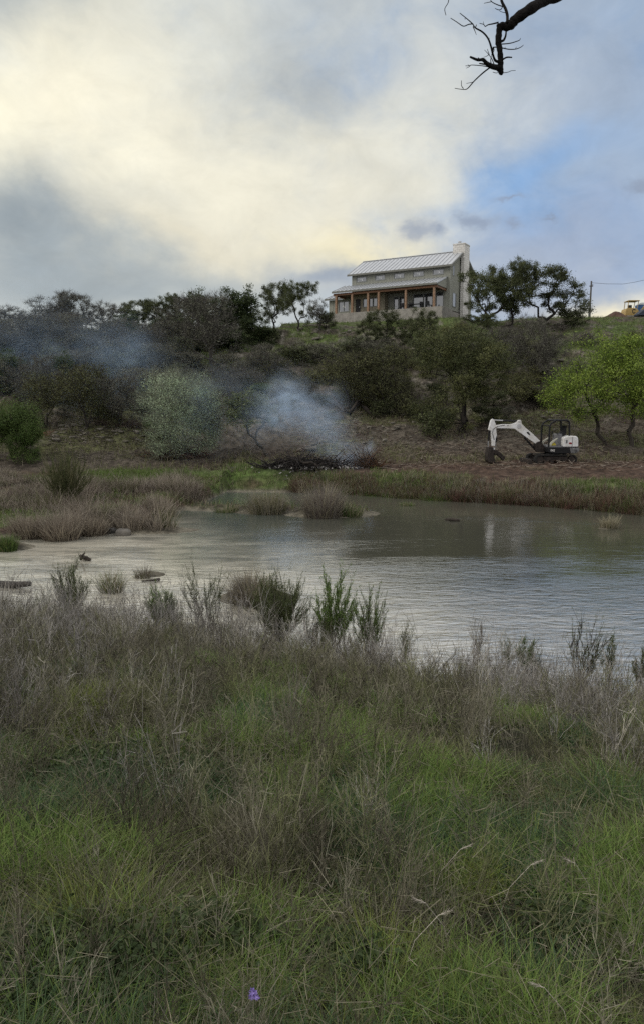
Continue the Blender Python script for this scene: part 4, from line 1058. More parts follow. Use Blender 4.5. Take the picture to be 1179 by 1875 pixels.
def build_overhang():
    B = np.array
    root = empty('dead_tree', (4.3, 5.6, tz(4.3, 5.6)))
    tag(root, 'dark leafless tree branch reaching in from above against the sky', 'tree')
    o = B([4.3, 5.6, tz(4.3, 5.6)])
    Mb = mat('dark_bark', (.010, .009, .0085), .95, var=.4, scale=25, bump=.5, bscale=60, spec=.1)
    def c(cx_, cy_, Y=4.5): return at(800 + cx_ / 4.716, cy_ / 4.716, Y)
    def smooth(P, k=4):
        P = np.array(P); out = []
        for i in range(len(P) - 1):
            p0, p1, p2, p3 = P[max(i - 1, 0)], P[i], P[i + 1], P[min(i + 2, len(P) - 1)]
            for t in np.arange(k) / k: out.append(.5 * ((2 * p1) + (-p0 + p2) * t + (2 * p0 - 5 * p1 + 4 * p2 - p3) * t * t + (-p0 + 3 * p1 - 3 * p2 + p3) * t ** 3))
        out.append(P[-1]); return np.array(out)
    u = 4.5 / F / 4.716
    mb = MB()
    tr = MB(); tr.tube([(0, 0, -.3), (.05, .05, 1.2), (-.02, .1, 2.6), (.1, .05, 4.2), (.1, .1, 6.2)], [.22, .17, .15, .13, .05], 12); tr.build('trunk', Mb, root)
    def br(pts, w0, w1, Y0=4.5, Y1=None, n=7, bld=None):
        Y1 = Y0 if Y1 is None else Y1; m = len(pts)
        P = [c(a, b, Y0 + (Y1 - Y0) * i / (m - 1)) - o for i, (a, b) in enumerate(pts)]
        S = smooth(P); rad = np.linspace(w0, w1, len(S)) * u / 2
        (bld or mb).tube(S, rad, n)
    # main limb comes down from the trunk, elbows, and hangs
    start = B([.1, .08, 5.3])
    P = [start, c(1300, -210, 4.9) - o, c(1080, -60, 4.7) - o, c(940, -10, 4.6) - o, c(800, 75) - o, c(680, 160) - o, c(640, 205) - o, c(590, 222) - o, c(540, 215) - o]
    S = smooth(P, 5); w = np.interp(np.linspace(0, 1, len(S)), [0, .4, .7, .85, 1], [110, 84, 76, 72, 52]) * u / 2
    w = w * (1 + .08 * np.sin(np.arange(len(S)) * 1.7))
    mb.tube(S, w, 10)
    Dn = smooth([c(538, 205) - o, c(536, 260) - o, c(528, 350) - o, c(540, 420) - o, c(548, 520) - o, c(548, 600) - o, c(560, 642) - o], 4)
    mb.tube(Dn, np.interp(np.linspace(0, 1, len(Dn)), [0, .3, .5, .9, 1], [46, 50, 44, 44, 14]) * u / 2 * (1 + .1 * np.sin(np.arange(len(Dn)) * 2.3)), 10)
    mb.build('branch', Mb, root, smooth=True)
    for pts in ([(0, .08, 4.0), (.5, .2, 4.9), (1.3, .2, 5.6), (2.0, .5, 6.6)], [(.1, .05, 4.6), (-.1, .7, 5.5), (-.2, 1.5, 6.4), (-.1, 1.9, 7.4)], [(.1, .1, 5.4), (.4, -.5, 6.4), (.9, -1.1, 7.0)], [(.1, .1, 6.0), (-.2, .2, 6.9), (-.1, .4, 7.9)]):
        S = smooth(pts, 4); lb = MB(); lb.tube(S, np.linspace(.09, .02, len(S)) * (1 + .08 * np.sin(np.arange(len(S)) * 2.1)), 8); lb.build('branch', Mb, root, smooth=True)
    tw = MB()
    for pts, a, b in (
        ([(555, -80), (556, 0), (590, 70), (606, 130), (605, 190)], 20, 24), ([(560, 48), (520, 35), (470, 8), (455, -30)], 8, 5), ([(470, 8), (405, 22)], 6, 4), ([(565, 50), (550, 75), (525, 78), (500, 66)], 8, 4), ([(590, 105), (560, 98), (535, 86)], 5, 3),
        ([(100, -40), (95, 15), (65, 70), (75, 125)], 7, 5),
        ([(535, 530), (500, 515), (480, 460), (460, 380), (435, 320), (390, 270), (330, 235), (305, 200), (255, 155), (195, 107)], 22, 5), ([(310, 200), (270, 205), (225, 220), (170, 185), (115, 150)], 9, 5), ([(250, 150), (238, 155), (243, 162)], 4, 3), ([(310, 225), (325, 260), (338, 295)], 8, 3), ([(445, 335), (452, 322)], 5, 3), ([(325, 232), (335, 222), (338, 208)], 8, 5),
        ([(528, 188), (480, 200), (440, 208), (415, 222), (400, 205), (365, 195)], 12, 4), ([(402, 205), (398, 180)], 5, 3),
        ([(560, 375), (630, 368), (690, 350), (712, 340), (720, 325)], 9, 4), ([(560, 408), (620, 420), (680, 418), (725, 400), (745, 383)], 9, 4), ([(675, 415), (686, 400)], 4, 3), ([(582, 410), (590, 400)], 4, 3),
        ([(555, 350), (575, 340), (592, 300), (596, 245)], 22, 12),
        ([(565, 510), (600, 490), (645, 490)], 14, 10), ([(560, 625), (610, 618), (640, 606), (676, 604)], 6, 4),
        ([(540, 580), (480, 570), (430, 545), (395, 510), (350, 512), (285, 486)], 46, 14), ([(440, 555), (400, 548), (365, 542)], 16, 10), ([(370, 515), (355, 495)], 14, 8),
        ([(440, 572), (380, 562), (300, 556), (270, 563), (245, 563)], 7, 4), ([(285, 562), (270, 575), (250, 583)], 5, 3), ([(275, 563), (265, 552)], 4, 3),
        ([(455, 578), (400, 620), (350, 665), (310, 705), (270, 752), (245, 767), (200, 765), (152, 757)], 12, 5), ([(225, 758), (210, 735), (209, 690)], 7, 4), ([(305, 705), (280, 710), (252, 716)], 5, 3),
        ([(505, 590), (525, 612), (545, 622)], 8, 5), ([(535, 618), (510, 625), (480, 617)], 6, 4),
        ([(490, 545), (470, 500), (440, 460), (408, 425)], 8, 3), ([(445, 468), (420, 483), (402, 488)], 5, 3), ([(450, 465), (440, 440), (434, 420)], 6, 4), ([(465, 540), (462, 510), (470, 480)], 8, 5),
        ([(475, 440), (488, 405), (512, 402)], 12, 9), ([(476, 425), (482, 398)], 7, 4), ([(470, 470), (490, 430), (485, 400)], 9, 6)):
        br(pts, a, b, 4.5, 4.5 + random.uniform(-.25, .25), 6, tw)
    tw.build('twig', Mb, root, smooth=True)
build_overhang()

# ------------------------------------------------------------------ rocks, debris, burning brush pile
def rock_mesh(seed, flat=.45, n=9):
    rg = np.random.default_rng(seed); V = []; Fc = []
    for i in range(n + 1):
        for j in range(n * 2):
            th = math.pi * i / n; ph = math.pi * j / n
            V.append((math.sin(th) * math.cos(ph), math.sin(th) * math.sin(ph), math.cos(th)))
    V = np.array(V); V = np.sign(V) * np.abs(V) ** .62
    nn = fbm(V[:, 0] * 1.7 + V[:, 2] + 9, V[:, 1] * 1.7 - V[:, 2] + seed * 3.1, seed)
    V *= (.75 + .55 * nn)[:, None] * np.array([1, rg.uniform(.55, .9), flat])
    m = n * 2
    Q = [(i * m + j, i * m + (j + 1) % m, (i + 1) * m + (j + 1) % m, (i + 1) * m + j) for i in range(n) for j in range(m)]
    return V, np.array(Q)
def build_rocks():
    M_LIME = mat('limestone', (.10, .09, .07), .9, base2=(.19, .175, .145), scale=2.5, bump=.6, bscale=7)
    protos = [None] * 5; r = np.random.default_rng(5)
    spots = []
    def rk(px, py, size, label, group):
        g = hit(px, py, 20); k = int(r.integers(5))
        if protos[k] is None:
            V, Q = rock_mesh(200 + k, .42); o = mesh_quads('rock', V, Q, M_LIME, None, False); protos[k] = o
        else: o = protos[k].copy(); C.objects.link(o)
        o.location = (g[0], g[1], g[2] + size * .08); o.scale = (size, size * r.uniform(.6, 1), size * r.uniform(.5, 1)); o.rotation_euler = (r.normal(0, .12), r.normal(0, .12), r.uniform(0, 6.28))
        tag(o, label, 'rock', group); return o
    o = rk(569, 823, .42, 'pale flat rock slab lying alone near the smoking pile', None)
    del o
    for i in range(64): rk(r.uniform(90, 270), r.uniform(772, 812), r.uniform(.1, .3), 'grey rock strewn over the cleared ground behind the reeds', 'rocks on the cleared ground')
    for i in range(60): rk(r.uniform(560, 760), r.uniform(752, 815), r.uniform(.08, .26), 'pale limestone rock scattered beneath the mesquites', 'rocks beneath the mesquites')
    for i in range(70): rk(r.uniform(300, 1150), r.uniform(600, 745), r.uniform(.15, .5), 'weathered limestone rock showing through the hillside scrub', 'rocks on the hillside')
    for i in range(22): rk(r.uniform(545, 640), r.uniform(596, 612), r.uniform(.15, .4), 'loose rubble rock on the ground below the house wall', 'rubble rocks below the house')
    for i in range(16): rk(r.uniform(930, 1030), r.uniform(588, 602), r.uniform(.2, .6), 'tan boulder piled under the live oaks by the house', 'boulders under the live oaks')
    for i in range(24): rk(r.uniform(890, 1060), r.uniform(742, 790), r.uniform(.1, .3), 'flat limestone rock on the slope behind the excavator', 'rocks behind the excavator')
build_rocks()
def sticks(name, cen, n, rx, ry, h, L, rad, col, label, cat, kind=None, seed=1, thing=True, tilt=.35, mat_=None):
    rg = np.random.default_rng(seed); a = rg.uniform(0, 2 * math.pi, n); r_ = np.sqrt(rg.uniform(0, 1, n))
    x = cen[0] + rx * r_ * np.cos(a); y = cen[1] + ry * r_ * np.sin(a); z = terrain(x, y) + h * (1 - r_ ** 1.5) * rg.uniform(0, 1, n)
    A = np.stack([x, y, z], 1); th = rg.uniform(0, 2 * math.pi, n); l = L * rg.uniform(.4, 1.3, n)
    D = np.stack([np.cos(th), np.sin(th), np.abs(rg.normal(0, tilt, n))], 1); M_ = A + D * (l * .5)[:, None] + rg.normal(0, .05, (n, 3)) * L; B = A + D * l[:, None] + rg.normal(0, .08, (n, 3)) * L
    rr = rad * rg.uniform(.4, 1.3, n); cc = np.array(col)[rg.integers(0, len(col), n)] * rg.uniform(.7, 1.3, (n, 1))
    V1, Q1 = frusta(A, M_, rr, rr * .8, 5); V2, Q2 = frusta(M_, B, rr * .8, rr * .35, 5); c1 = np.repeat(cc, 10, 0)
    V, Q, K = join([(V1, Q1, c1), (V2, Q2, c1)])
    return tag(mesh_quads(name, V, Q, mat_ or M_WOOD, K), label, cat, None, kind)
def build_debris():
    c = hit(575, 862, 36)
    P = empty('burn_pile', (0, 0, 0)); 
    g = hit(600, 858, 36); P.location = (g[0], g[1], g[2])
    tag(P, 'smouldering black brush pile with white ash, smoking on the far bank', 'burning pile')
    inv = -np.array([g[0], g[1], g[2]])
    def sub(o):
        o.parent = P; o.location = inv; 
        for k in ('label', 'category'):
            if k in o.keys(): del o[k]
        return o
    cA = hit(540, 860, 36); cB = hit(635, 856, 36); cC = hit(672, 856, 36)
    sub(sticks('charred_stick', (g[0] - 1.2, g[1] + .3), 520, 2.6, 1.1, .62, .9, .03, [(.02, .019, .019), (.05, .045, .042), (.035, .03, .028)], 'x', 'x', seed=3))
    sub(sticks('unburnt_branch', (cC[0], cC[1] + .2), 260, .8, .6, .75, .8, .02, [(.10, .055, .03), (.07, .05, .035), (.05, .035, .025)], 'x', 'x', seed=4, tilt=.7))
    rg = np.random.default_rng(8); n = 900
    a = rg.uniform(0, 6.28, n); r_ = np.abs(rg.normal(0, 1, n)); x = cB[0] - .1 + .46 * r_ * np.cos(a); y = cB[1] - .05 + .35 * r_ * np.sin(a); z = terrain(x, y) + .28 * np.exp(-r_ ** 2) + .05
    V, Q, K = leaf_quads(np.stack([x, y, z], 1), .09, np.repeat(np.array([[.55, .55, .56]]), n, 0) * rg.uniform(.4, 1.2, (n, 1)), rg)
    o = mesh_quads('white_ash', V, Q, M_WOOD, K); o.parent = P; o.location = inv
    n = 260; x = g[0] - .9 + rg.normal(0, 1.3, n); y = g[1] - .3 + rg.normal(0, .5, n); V, Q, K = leaf_quads(np.stack([x, y, terrain(x, y) + .12], 1), .08, np.repeat(np.array([[.28, .27, .26]]), n, 0) * rg.uniform(.3, 1.2, (n, 1)), rg)
    o = mesh_quads('grey_ash', V, Q, M_WOOD, K); o.parent = P; o.location = inv
    # antler-like charred snag
    s = MB(); q = hit(555, 862, 36)
    s.tube([q + np.array([-.25, 0, .75]) - g, q + np.array([-.12, 0, .5]) - g, q + np.array([.05, 0, .4]) - g, q + np.array([.45, 0, .45]) - g, q + np.array([.8, 0, .2]) - g], [.03, .05, .07, .07, .05], 7); s.build('charred_snag', M_BARK, P)
    b = hit(320, 838, 36); sticks('brush_pile', (b[0], b[1]), 330, 1.9, .8, .65, 1.0, .02, [(.095, .055, .042), (.06, .045, .038), (.12, .09, .075)], 'reddish brown pile of cut brush at the foot of the sage bush', 'brush pile', seed=11)
    b = hit(72, 800, 36); sticks('brush_pile', (b[0], b[1]), 46, .5, .35, .45, .7, .02, [(.19, .10, .065), (.13, .08, .055)], 'small orange brown brush pile on the cleared ground near the leafy bush', 'brush pile', seed=12)
    b = hit(225, 778, 36); sticks('brush_pile', (b[0], b[1]), 200, 2.2, .7, .5, 1.1, .02, [(.09, .07, .06), (.14, .11, .09)], 'brown brush heap along the back of the cleared ground', 'brush pile', seed=13)
    # fine litter no one could count
    rg = np.random.default_rng(14); parts = []
    for (x0, x1, y0, y1, n, L, rad, cols) in ((540, 1179, 752, 858, 6500, .55, .018, [(.09, .06, .045), (.17, .14, .11), (.06, .042, .034), (.26, .22, .18)]), (80, 300, 770, 840, 2000, .5, .018, [(.10, .085, .07), (.2, .175, .145), (.06, .05, .045)]), (300, 1100, 605, 750, 3000, .7, .02, [(.12, .105, .09), (.2, .18, .155), (.06, .05, .045)])):
        px = rg.uniform(x0, x1, n); py = rg.uniform(y0, y1, n); H_ = np.array([hit(a, b, 30) for a, b in zip(px[:700], py[:700])])
        k = rg.integers(0, len(H_), n); X = H_[k, 0] + rg.normal(0, .35, n); Y = H_[k, 1] + rg.normal(0, .5, n); A = np.stack([X, Y, terrain(X, Y) + .02], 1)
        th = rg.uniform(0, 6.28, n); l = L * rg.uniform(.2, 1.2, n); D = np.stack([np.cos(th), np.sin(th), rg.normal(.05, .15, n)], 1); B = A + D * l[:, None]
        V, Q = frusta(A, B, rad * rg.uniform(.5, 1.4, n), rad * .5, 4); parts.append((V, Q, np.repeat(np.array(cols)[rg.integers(0, len(cols), n)], 8, 0)))
    V, Q, K = join(parts); tag(mesh_quads('brush_litter', V, Q, M_WOOD, K), 'scattered twigs and chips of cleared brush on the ground', 'brush litter', None, 'stuff')
build_debris()

# ------------------------------------------------------------------ far-side grasses
def col_mix(cols, w, n, rg, var=.25):
    c = np.array(cols)[rg.choice(len(cols), n, p=np.array(w) / sum(w))]; return c * rg.uniform(1 - var, 1 + var, (n, 1))
STRAW = (.30, .265, .18); GREYST = (.22, .20, .165); RUST = (.135, .085, .06); OLIVE = (.115, .122, .052); GREEN = (.095, .150, .036); DKGREEN = (.05, .085, .03)
def build_far_grass():
    rg = np.random.default_rng(21); parts = []
    # dry bank opposite: separate tussocks of differing height and colour
    def clumps(cx, cy, hh, rr, per, cols, bw, lean=.3):
        m = len(cx); a = rg.uniform(0, 6.28, (m, per)); r_ = rg.uniform(0, 1, (m, per)) ** .6 * rr[:, None]
        x = (cx[:, None] + r_ * np.cos(a)).ravel(); y = (cy[:, None] + r_ * np.sin(a) * .8).ravel(); h = np.repeat(hh, per) * rg.uniform(.35, 1.1, m * per) * (1 - .3 * (r_ / rr[:, None]).ravel()); c = np.repeat(cols, per, 0) * rg.uniform(.6, 1.35, (m * per, 1))
        z = terrain(x, y); k = z > -.08; return blades(np.stack([x, y, z - .03], 1)[k], h[k] * rg.choice([1, 1, 1, 1.25], k.sum()), bw, c[k], rg, lean * 1.25, .42, 2, az=(a.ravel() + rg.normal(0, .7, m * per))[k])
    m = 820; cx = rg.uniform(-1.5, 17, m); dy = np.abs(rg.normal(0, 1.0, m)) + .05; cy = edge_far(cx) + (fbm(cx * .7, edge_far(cx) * .7, 3) - .5) * 1.26 + dy
    big = np.interp(cx, [-2, 1, 2.5, 5.4, 6.4, 10, 17], [.62, .5, .28, .32, .72, .66, .74]) * rg.uniform(.4, 1.35, m) * np.interp(dy, [0, .7, 1.4, 3], [1, .85, .5, .4])
    pal = np.array([(.15, .088, .066), (.105, .064, .05), STRAW, GREYST, OLIVE, GREEN]); w_l = np.array([3, 2, 1.3, 1.8, 1.2, .5]); w_g = np.array([.8, .6, .8, .6, 3, 3.])
    gre = rg.uniform(0, 1, m) < np.interp(cx, [-1, .5, 2, 5, 6.3, 17], [.1, .3, .85, .8, .22, .22]); cols = np.where(gre[:, None], pal[rg.choice(6, m, p=w_g / w_g.sum())], pal[rg.choice(6, m, p=w_l / w_l.sum())])
    parts.append(clumps(cx, cy, big, rg.uniform(.18, .5, m), 60, cols, .0085))
    n = 16000; x = rg.uniform(-1.5, 17, n); y = edge_far(x) + (fbm(x * .7, edge_far(x) * .7, 3) - .5) * 1.26 + np.abs(rg.normal(0, .9, n))
    parts.append(blades(np.stack([x, y, terrain(x, y) - .02], 1), rg.uniform(.15, .45, n), .009, col_mix([RUST, OLIVE, GREYST, (.06, .048, .036)], [2, 2, 1, 1.5], n, rg), rg, .3, .3, 2))
    # straw feathering above the bank
    n = 3200; x = rg.uniform(4, 17, n); y = edge_far(x) + rg.uniform(.3, 2.2, n); cl = fbm(x * .8 + 5, y * .8, 83); k = cl > .48; x, y = x[k], y[k]; n = len(x)
    parts.append(blades(np.stack([x, y, terrain(x, y)], 1), rg.uniform(.2, .6, n), .008, col_mix([STRAW, GREYST, OLIVE], [3, 2, 2], n, rg), rg, .15, .2, 2))
    # green turf strip on the terrace
    n = 26000; x = rg.uniform(-13, 17, n); y = edge_far(x) + rg.uniform(1.5, 9, n); cl = fbm(x * .35, y * .35, 101); k = (cl > np.interp(x, [-13, 3, 6, 9], [.44, .46, .52, .54]) + .1 * rg.uniform(-1, 1, n)) & (y < edge_far(x) + np.interp(x, [-13, 3, 6], [8, 6.5, 4])) & ~((np.abs(x + .6) < 2.6) & (np.abs(y - 40.3) < 1.4)); x, y = x[k], y[k]; n = len(x)
    parts.append(blades(np.stack([x, y, terrain(x, y)], 1), rg.uniform(.08, .3, n), .014, col_mix([GREEN, (.10, .135, .035), OLIVE, STRAW], [3, 2, 3, 1], n, rg), rg, .4, .4, 2))
    n = 9000; x = rg.normal(-10.3, 1.9, n); y = rg.normal(38.4, 1.8, n)
    parts.append(blades(np.stack([x, y, terrain(x, y)], 1), rg.uniform(.1, .4, n), .016, col_mix([(.10, .15, .03), GREEN, OLIVE], [3, 2, 1.5], n, rg), rg, .35, .4, 2))
    V, Q, K = join(parts); tag(mesh_quads('riverbank_grass', V, Q, M_GRASS, K), 'rusty and green grass along the far river bank', 'grass', None, 'stuff')
    # reeds on the low island side
    parts = []
    m = 2600; cx = rg.uniform(-19, -4.6, m); cy = rg.uniform(23.2, 40, m); z = terrain(cx, cy); cl = fbm(cx * .40, cy * .40, 91)
    k = (z > .08) & (z < 1.2) & (cl > .47 + .12 * rg.uniform(-1, 1, m)) & ~((np.abs(cx + 10.3) < 2.6) & (np.abs(cy - 38.2) < 2.4)); cx, cy, cl = cx[k], cy[k], cl[k]; m = len(cx)
    pal = np.array([(.30, .26, .205), (.22, .19, .155), (.14, .11, .09), OLIVE, (.07, .06, .045)]); cols = pal[rg.choice(5, m, p=np.array([3, 3, 2, 1.2, 1]) / 10.2)]
    parts.append(clumps(cx, cy, np.clip(.3 + 2.6 * (cl - .42), .25, 1.15) * np.interp(cy, [24, 30, 34], [1.25, 1.15, .8]) * rg.uniform(.5, 1.25, m), rg.uniform(.2, .6, m), 70, cols, .009))
    n = 16000; x = rg.uniform(-19, -4.6, n); y = rg.uniform(23.2, 40, n); z = terrain(x, y); k = (z > .12) & (fbm(x * .8, y * .8, 95) > .42); x, y, z = x[k], y[k], z[k]; n = len(x)
    parts.append(blades(np.stack([x, y, z - .02], 1), rg.uniform(.1, .35, n), .009, col_mix([OLIVE, GREYST, (.11, .095, .07), STRAW], [1.3, 2, 1.5, .8], n, rg), rg, .4, .4, 2))
    n = 8000; x = rg.uniform(-8, 2.2, n); y = rg.uniform(29.2, 38.5, n); z = terrain(x, y); k = (z > .06) & (z < .7); x, y, z = x[k], y[k], z[k]; n = len(x)
    parts.append(blades(np.stack([x, y, z - .02], 1), rg.uniform(.12, .4, n), .009, col_mix([OLIVE, GREEN, STRAW, RUST], [2, 2, 1.5, 1], n, rg), rg, .3, .3, 2))
    V, Q, K = join(parts); tag(mesh_quads('island_reeds', V, Q, M_GRASS, K), 'dry grey brown reeds covering the low gravel island', 'reeds', None, 'stuff')
    # hillside grass
    parts = []
    n = 150000; x = rg.uniform(-45, 50, n); y = rg.uniform(43, 104, n); k = np.abs(x) < .46 * y + 4; x, y = x[k], y[k]
    cl = fbm(x * .35, y * .35, 101) + (fbm(x * .12, y * .12, 121) - .5) * .8; k = cl > .43 + .12 * rg.uniform(-1, 1, len(x)); x, y, cl = x[k], y[k], cl[k]
    u = (x - HF[0]) * HD[0] + (y - HF[1]) * HD[1]; w = (x - HF[0]) * HN[0] + (y - HF[1]) * HN[1]; k = ~((u > -19) & (u < 3) & (w > -.6) & (w < 14)); x, y = x[k], y[k]; n = len(x)
    up = (sstep(y, 60, 80) * .8)[:, None]; a = 1.12 * col_mix([OLIVE, (.12, .105, .07), (.16, .14, .10), (.06, .055, .035)], [3, 2, 1, 1.5], n, rg); b = col_mix([GREEN, OLIVE, (.11, .12, .05)], [3, 2, 1], n, rg)
    parts.append(blades(np.stack([x, y, terrain(x, y) - .02], 1), rg.uniform(.12, .5, n), .022, np.where(rg.uniform(0, 1, (n, 1)) < up, b, a) * 1.15, rg, .4, .35, 2))
    V, Q, K = join(parts); tag(mesh_quads('hillside_grass', V, Q, M_GRASS, K), 'sparse olive and green grass over the rocky hillside', 'grass', None, 'stuff')
build_far_grass()

def tussock(name, px, py, hpx, wpx, n, cols, w, label, cat='grass clump', seed=1, lean=.3, droop=.3, bw=.008, lo=8):
    rg = np.random.default_rng(seed); g = hit(px, py, lo); k = g[1] / F; rx = wpx * k / 2; h = hpx * k
    a = rg.uniform(0, 6.28, n); r_ = rg.uniform(0, 1, n) ** .6; x = g[0] + rx * .75 * r_ * np.cos(a); y = g[1] + rx * .55 * r_ * np.sin(a)
    z = np.maximum(terrain(x, y), -.05) - .02
    P = np.stack([x - g[0], y - g[1], z - g[2]], 1); hv = .55 + .9 * fbm(x * 2.6, y * 2.6 + seed, 190 + seed)
    V, Q, K = blades(P, h * np.clip(rg.uniform(.3, 1.0, n) + (rg.uniform(0, 1, n) > .93) * .3, .2, 1.3) * (1 - .2 * r_) * hv, bw, col_mix(cols, w, n, rg), rg, lean, droop, 3, az=a + rg.normal(0, .7, n))
    o = mesh_quads(name, V, Q, M_GRASS, K); o.location = (g[0], g[1], g[2]); return tag(o, label, cat)
def broom(name, px, py, hpx, wpx, n, cols, label, cat='shrub', seed=1, leaf=None, lo=8, sub=4, rad=.006, spread=.22, lsize=.03, lcount=14):
    """upright many-stemmed shrub: stems with side shoots, optional leaves along the upper parts"""
    rg = np.random.default_rng(seed); g = hit(px, py, lo); k = g[1] / F; h = hpx * k; rx = wpx * k / 2
    e = empty(name, (g[0], g[1], g[2] - .03)); tag(e, label, cat)
    a = rg.uniform(0, 6.28, n); r_ = rg.uniform(0, 1, n) ** .5
    A = np.stack([rx * .25 * r_ * np.cos(a), rx * .25 * r_ * np.sin(a), np.zeros(n)], 1); T_ = np.stack([rx * r_ * np.cos(a), rx * r_ * np.sin(a), h * (1 - .35 * r_ ** 2) * rg.uniform(.6, 1.05, n)], 1)
    seg = 5; parts = []; nodes = [A]
    for i in range(1, seg + 1):
        f = i / seg; p = A + (T_ - A) * np.array([1, 1, 0]) * (f ** 1.25) + np.stack([np.zeros(n), np.zeros(n), T_[:, 2] * f], 1) + rg.normal(0, .025 * h, (n, 3)) * np.array([1, 1, .2]); nodes.append(p)
    for i in range(seg):
        c = col_mix(cols, [1] * len(cols), n, rg); V, Q = frusta(nodes[i], nodes[i + 1], rad * (1 - .16 * i), rad * (1 - .16 * (i + 1)), 4); parts.append((V, Q, np.repeat(c, 8, 0)))
    tips = []; lp = []
    for i in range(2, seg + 1):
        for s in range(sub):
            f = rg.uniform(0, 1, (n, 1)); B0 = nodes[i - 1] + (nodes[i] - nodes[i - 1]) * f; D = (nodes[i] - nodes[i - 1]); D = D / np.linalg.norm(D, axis=1, keepdims=True) + rg.normal(0, spread, (n, 3)) * np.array([1, 1, .5]); D[:, 2] = np.abs(D[:, 2]) + .5; L = h * rg.uniform(.06, .2, (n, 1)); B1 = B0 + D * L
            c = col_mix(cols, [1] * len(cols), n, rg); parts.append(ribbons(B0, B1, rad * .6, rad * .25, c, rg)); lp.append((B0, B1))
    for i in range(2, seg): lp.append((nodes[i], nodes[i + 1]))
    V, Q, K = join(parts); mesh_quads('stem', V, Q, M_TWIG, K, False, e)
    if leaf:
        B0 = np.concatenate([q[0] for q in lp]); B1 = np.concatenate([q[1] for q in lp]); m = len(B0); f = rg.uniform(.1, 1.05, (m, lcount, 1)); P = (B0[:, None] + (B1 - B0)[:, None] * f).reshape(-1, 3) + rg.normal(0, .012, (m * lcount, 3))
        D = np.repeat(B1 - B0, lcount, 0); D /= np.linalg.norm(D, axis=1, keepdims=True); D = D + rg.normal(0, .38, D.shape); L = lsize * rg.uniform(.6, 1.4, (len(P), 1))
        V, Q, K = ribbons(P, P + D * L, lsize * .12, lsize * .04, col_mix(leaf, [1] * len(leaf), len(P), rg), rg); mesh_quads('leaves', V, Q, M_LEAF, K, False, e)
    return e
def build_bank_plants():
    DRY = [STRAW, GREYST, (.11, .085, .065)]; GRN = [GREEN, OLIVE, DKGREEN]
    tussock('grass_tussock', 490, 938, 50, 88, 1500, [GREYST, STRAW, OLIVE], [3, 2, 2], 'dry grass clump on the gravel spit, shorter of the pair in midstream', seed=1)
    tussock('grass_tussock', 592, 944, 66, 90, 2200, [GREYST, (.15, .12, .11), STRAW], [3, 2, 1.5], 'tall pale grass clump in midstream below the fire', seed=2)
    tussock('grass_tussock', 640, 943, 24, 60, 700, GRN + [STRAW], [2, 2, 1, 1.5], 'low greenish grass at the end of the tall midstream clump', seed=3)
    tussock('grass_tussock', 415, 938, 20, 60, 500, GRN + [STRAW], [1, 2, 1, 2], 'low grass tuft on the spit nearest the reed island', seed=4)
    tussock('grass_tussock', 1114, 966, 36, 40, 420, [STRAW, (.32, .29, .21), OLIVE], [3, 2, 1], 'straw coloured grass tuft standing alone in the open water', seed=5, bw=.007)
    tussock('grass_tussock', 745, 926, 16, 40, 300, GRN + [STRAW], [2, 2, 1, 1], 'small green tuft in the water under the far bank', seed=6)
    tussock('grass_tussock', 12, 1006, 30, 50, 900, GRN, [3, 2, 2], 'green grass clump in the shallows at the frame edge', seed=7)
    tussock('grass_tussock', 462, 1100, 68, 84, 2200, [GREYST, STRAW, (.12, .10, .075)], [3, 2, 2], 'drooping straw grey tussock standing in the shallows', seed=8, lean=.5, droop=.6, bw=.005)
    tussock('grass_tussock', 262, 1058, 36, 42, 300, [GREYST, OLIVE, (.11, .085, .065)], [2, 1, 1], 'sparse dry tuft on a little mud bar in the shallows', seed=9, bw=.005)
    tussock('grass_tussock', 205, 1085, 60, 52, 600, [OLIVE, GREEN, STRAW, GREYST], [2, 1, 1, 2], 'green and straw grass tuft beside the mud bar', seed=10, bw=.005)
    PALE = [(.32, .28, .215), (.24, .205, .165), (.15, .12, .095)]
    tussock('reed_clump', 52, 982, 54, 74, 1300, PALE, [3, 3, 2], 'wide dry reed clump at the front of the island, nearest the frame edge', seed=21, bw=.009, lean=.35)
    tussock('reed_clump', 112, 988, 66, 84, 1700, PALE, [2, 3, 2], 'largest dry reed clump at the front corner of the island', seed=22, bw=.009, lean=.35)
    tussock('reed_clump', 168, 980, 56, 62, 1200, PALE, [3, 2, 2], 'dry reed clump leaning over the gravel bar', seed=23, bw=.009, lean=.4)
    tussock('reed_clump', 232, 958, 48, 60, 1100, PALE, [3, 2, 2], 'dry reed clump behind the grey boulder', seed=24, bw=.009, lean=.35)
    tussock('reed_clump', 296, 944, 46, 64, 1100, PALE, [3, 3, 1], 'dry reed clump at the tip of the island where the channel opens', seed=25, bw=.009, lean=.3)
    broom('broom_shrub', 122, 922, 92, 96, 150, [(.085, .092, .042), (.06, .072, .03), (.12, .115, .06)], 'feathery olive green broom bush rising from the dry reeds', seed=1, lo=20, rad=.014, sub=3, spread=.2)
    B = [(.045, .036, .03), (.07, .058, .05), (.03, .025, .022)]; L1 = [(.08, .14, .034), (.14, .205, .055), (.11, .15, .045)]; L2 = [(.12, .145, .06), (.085, .11, .045)]
    broom('willow_shoots', 132, 1130, 106, 76, 26, B, 'green tinged shoots on the near bank by the floating log', seed=2, leaf=L2, lcount=9, lsize=.035)
    broom('willow_shoots', 296, 1150, 78, 52, 14, B, 'small bright leafy shoots on the near bank, lowest of the row', seed=3, leaf=L1, lcount=24, lsize=.04)
    broom('willow_shoots', 378, 1160, 142, 84, 16, B, 'tall dark sparse twiggy shoots beside the drooping tussock', seed=4, leaf=L2, lcount=9)
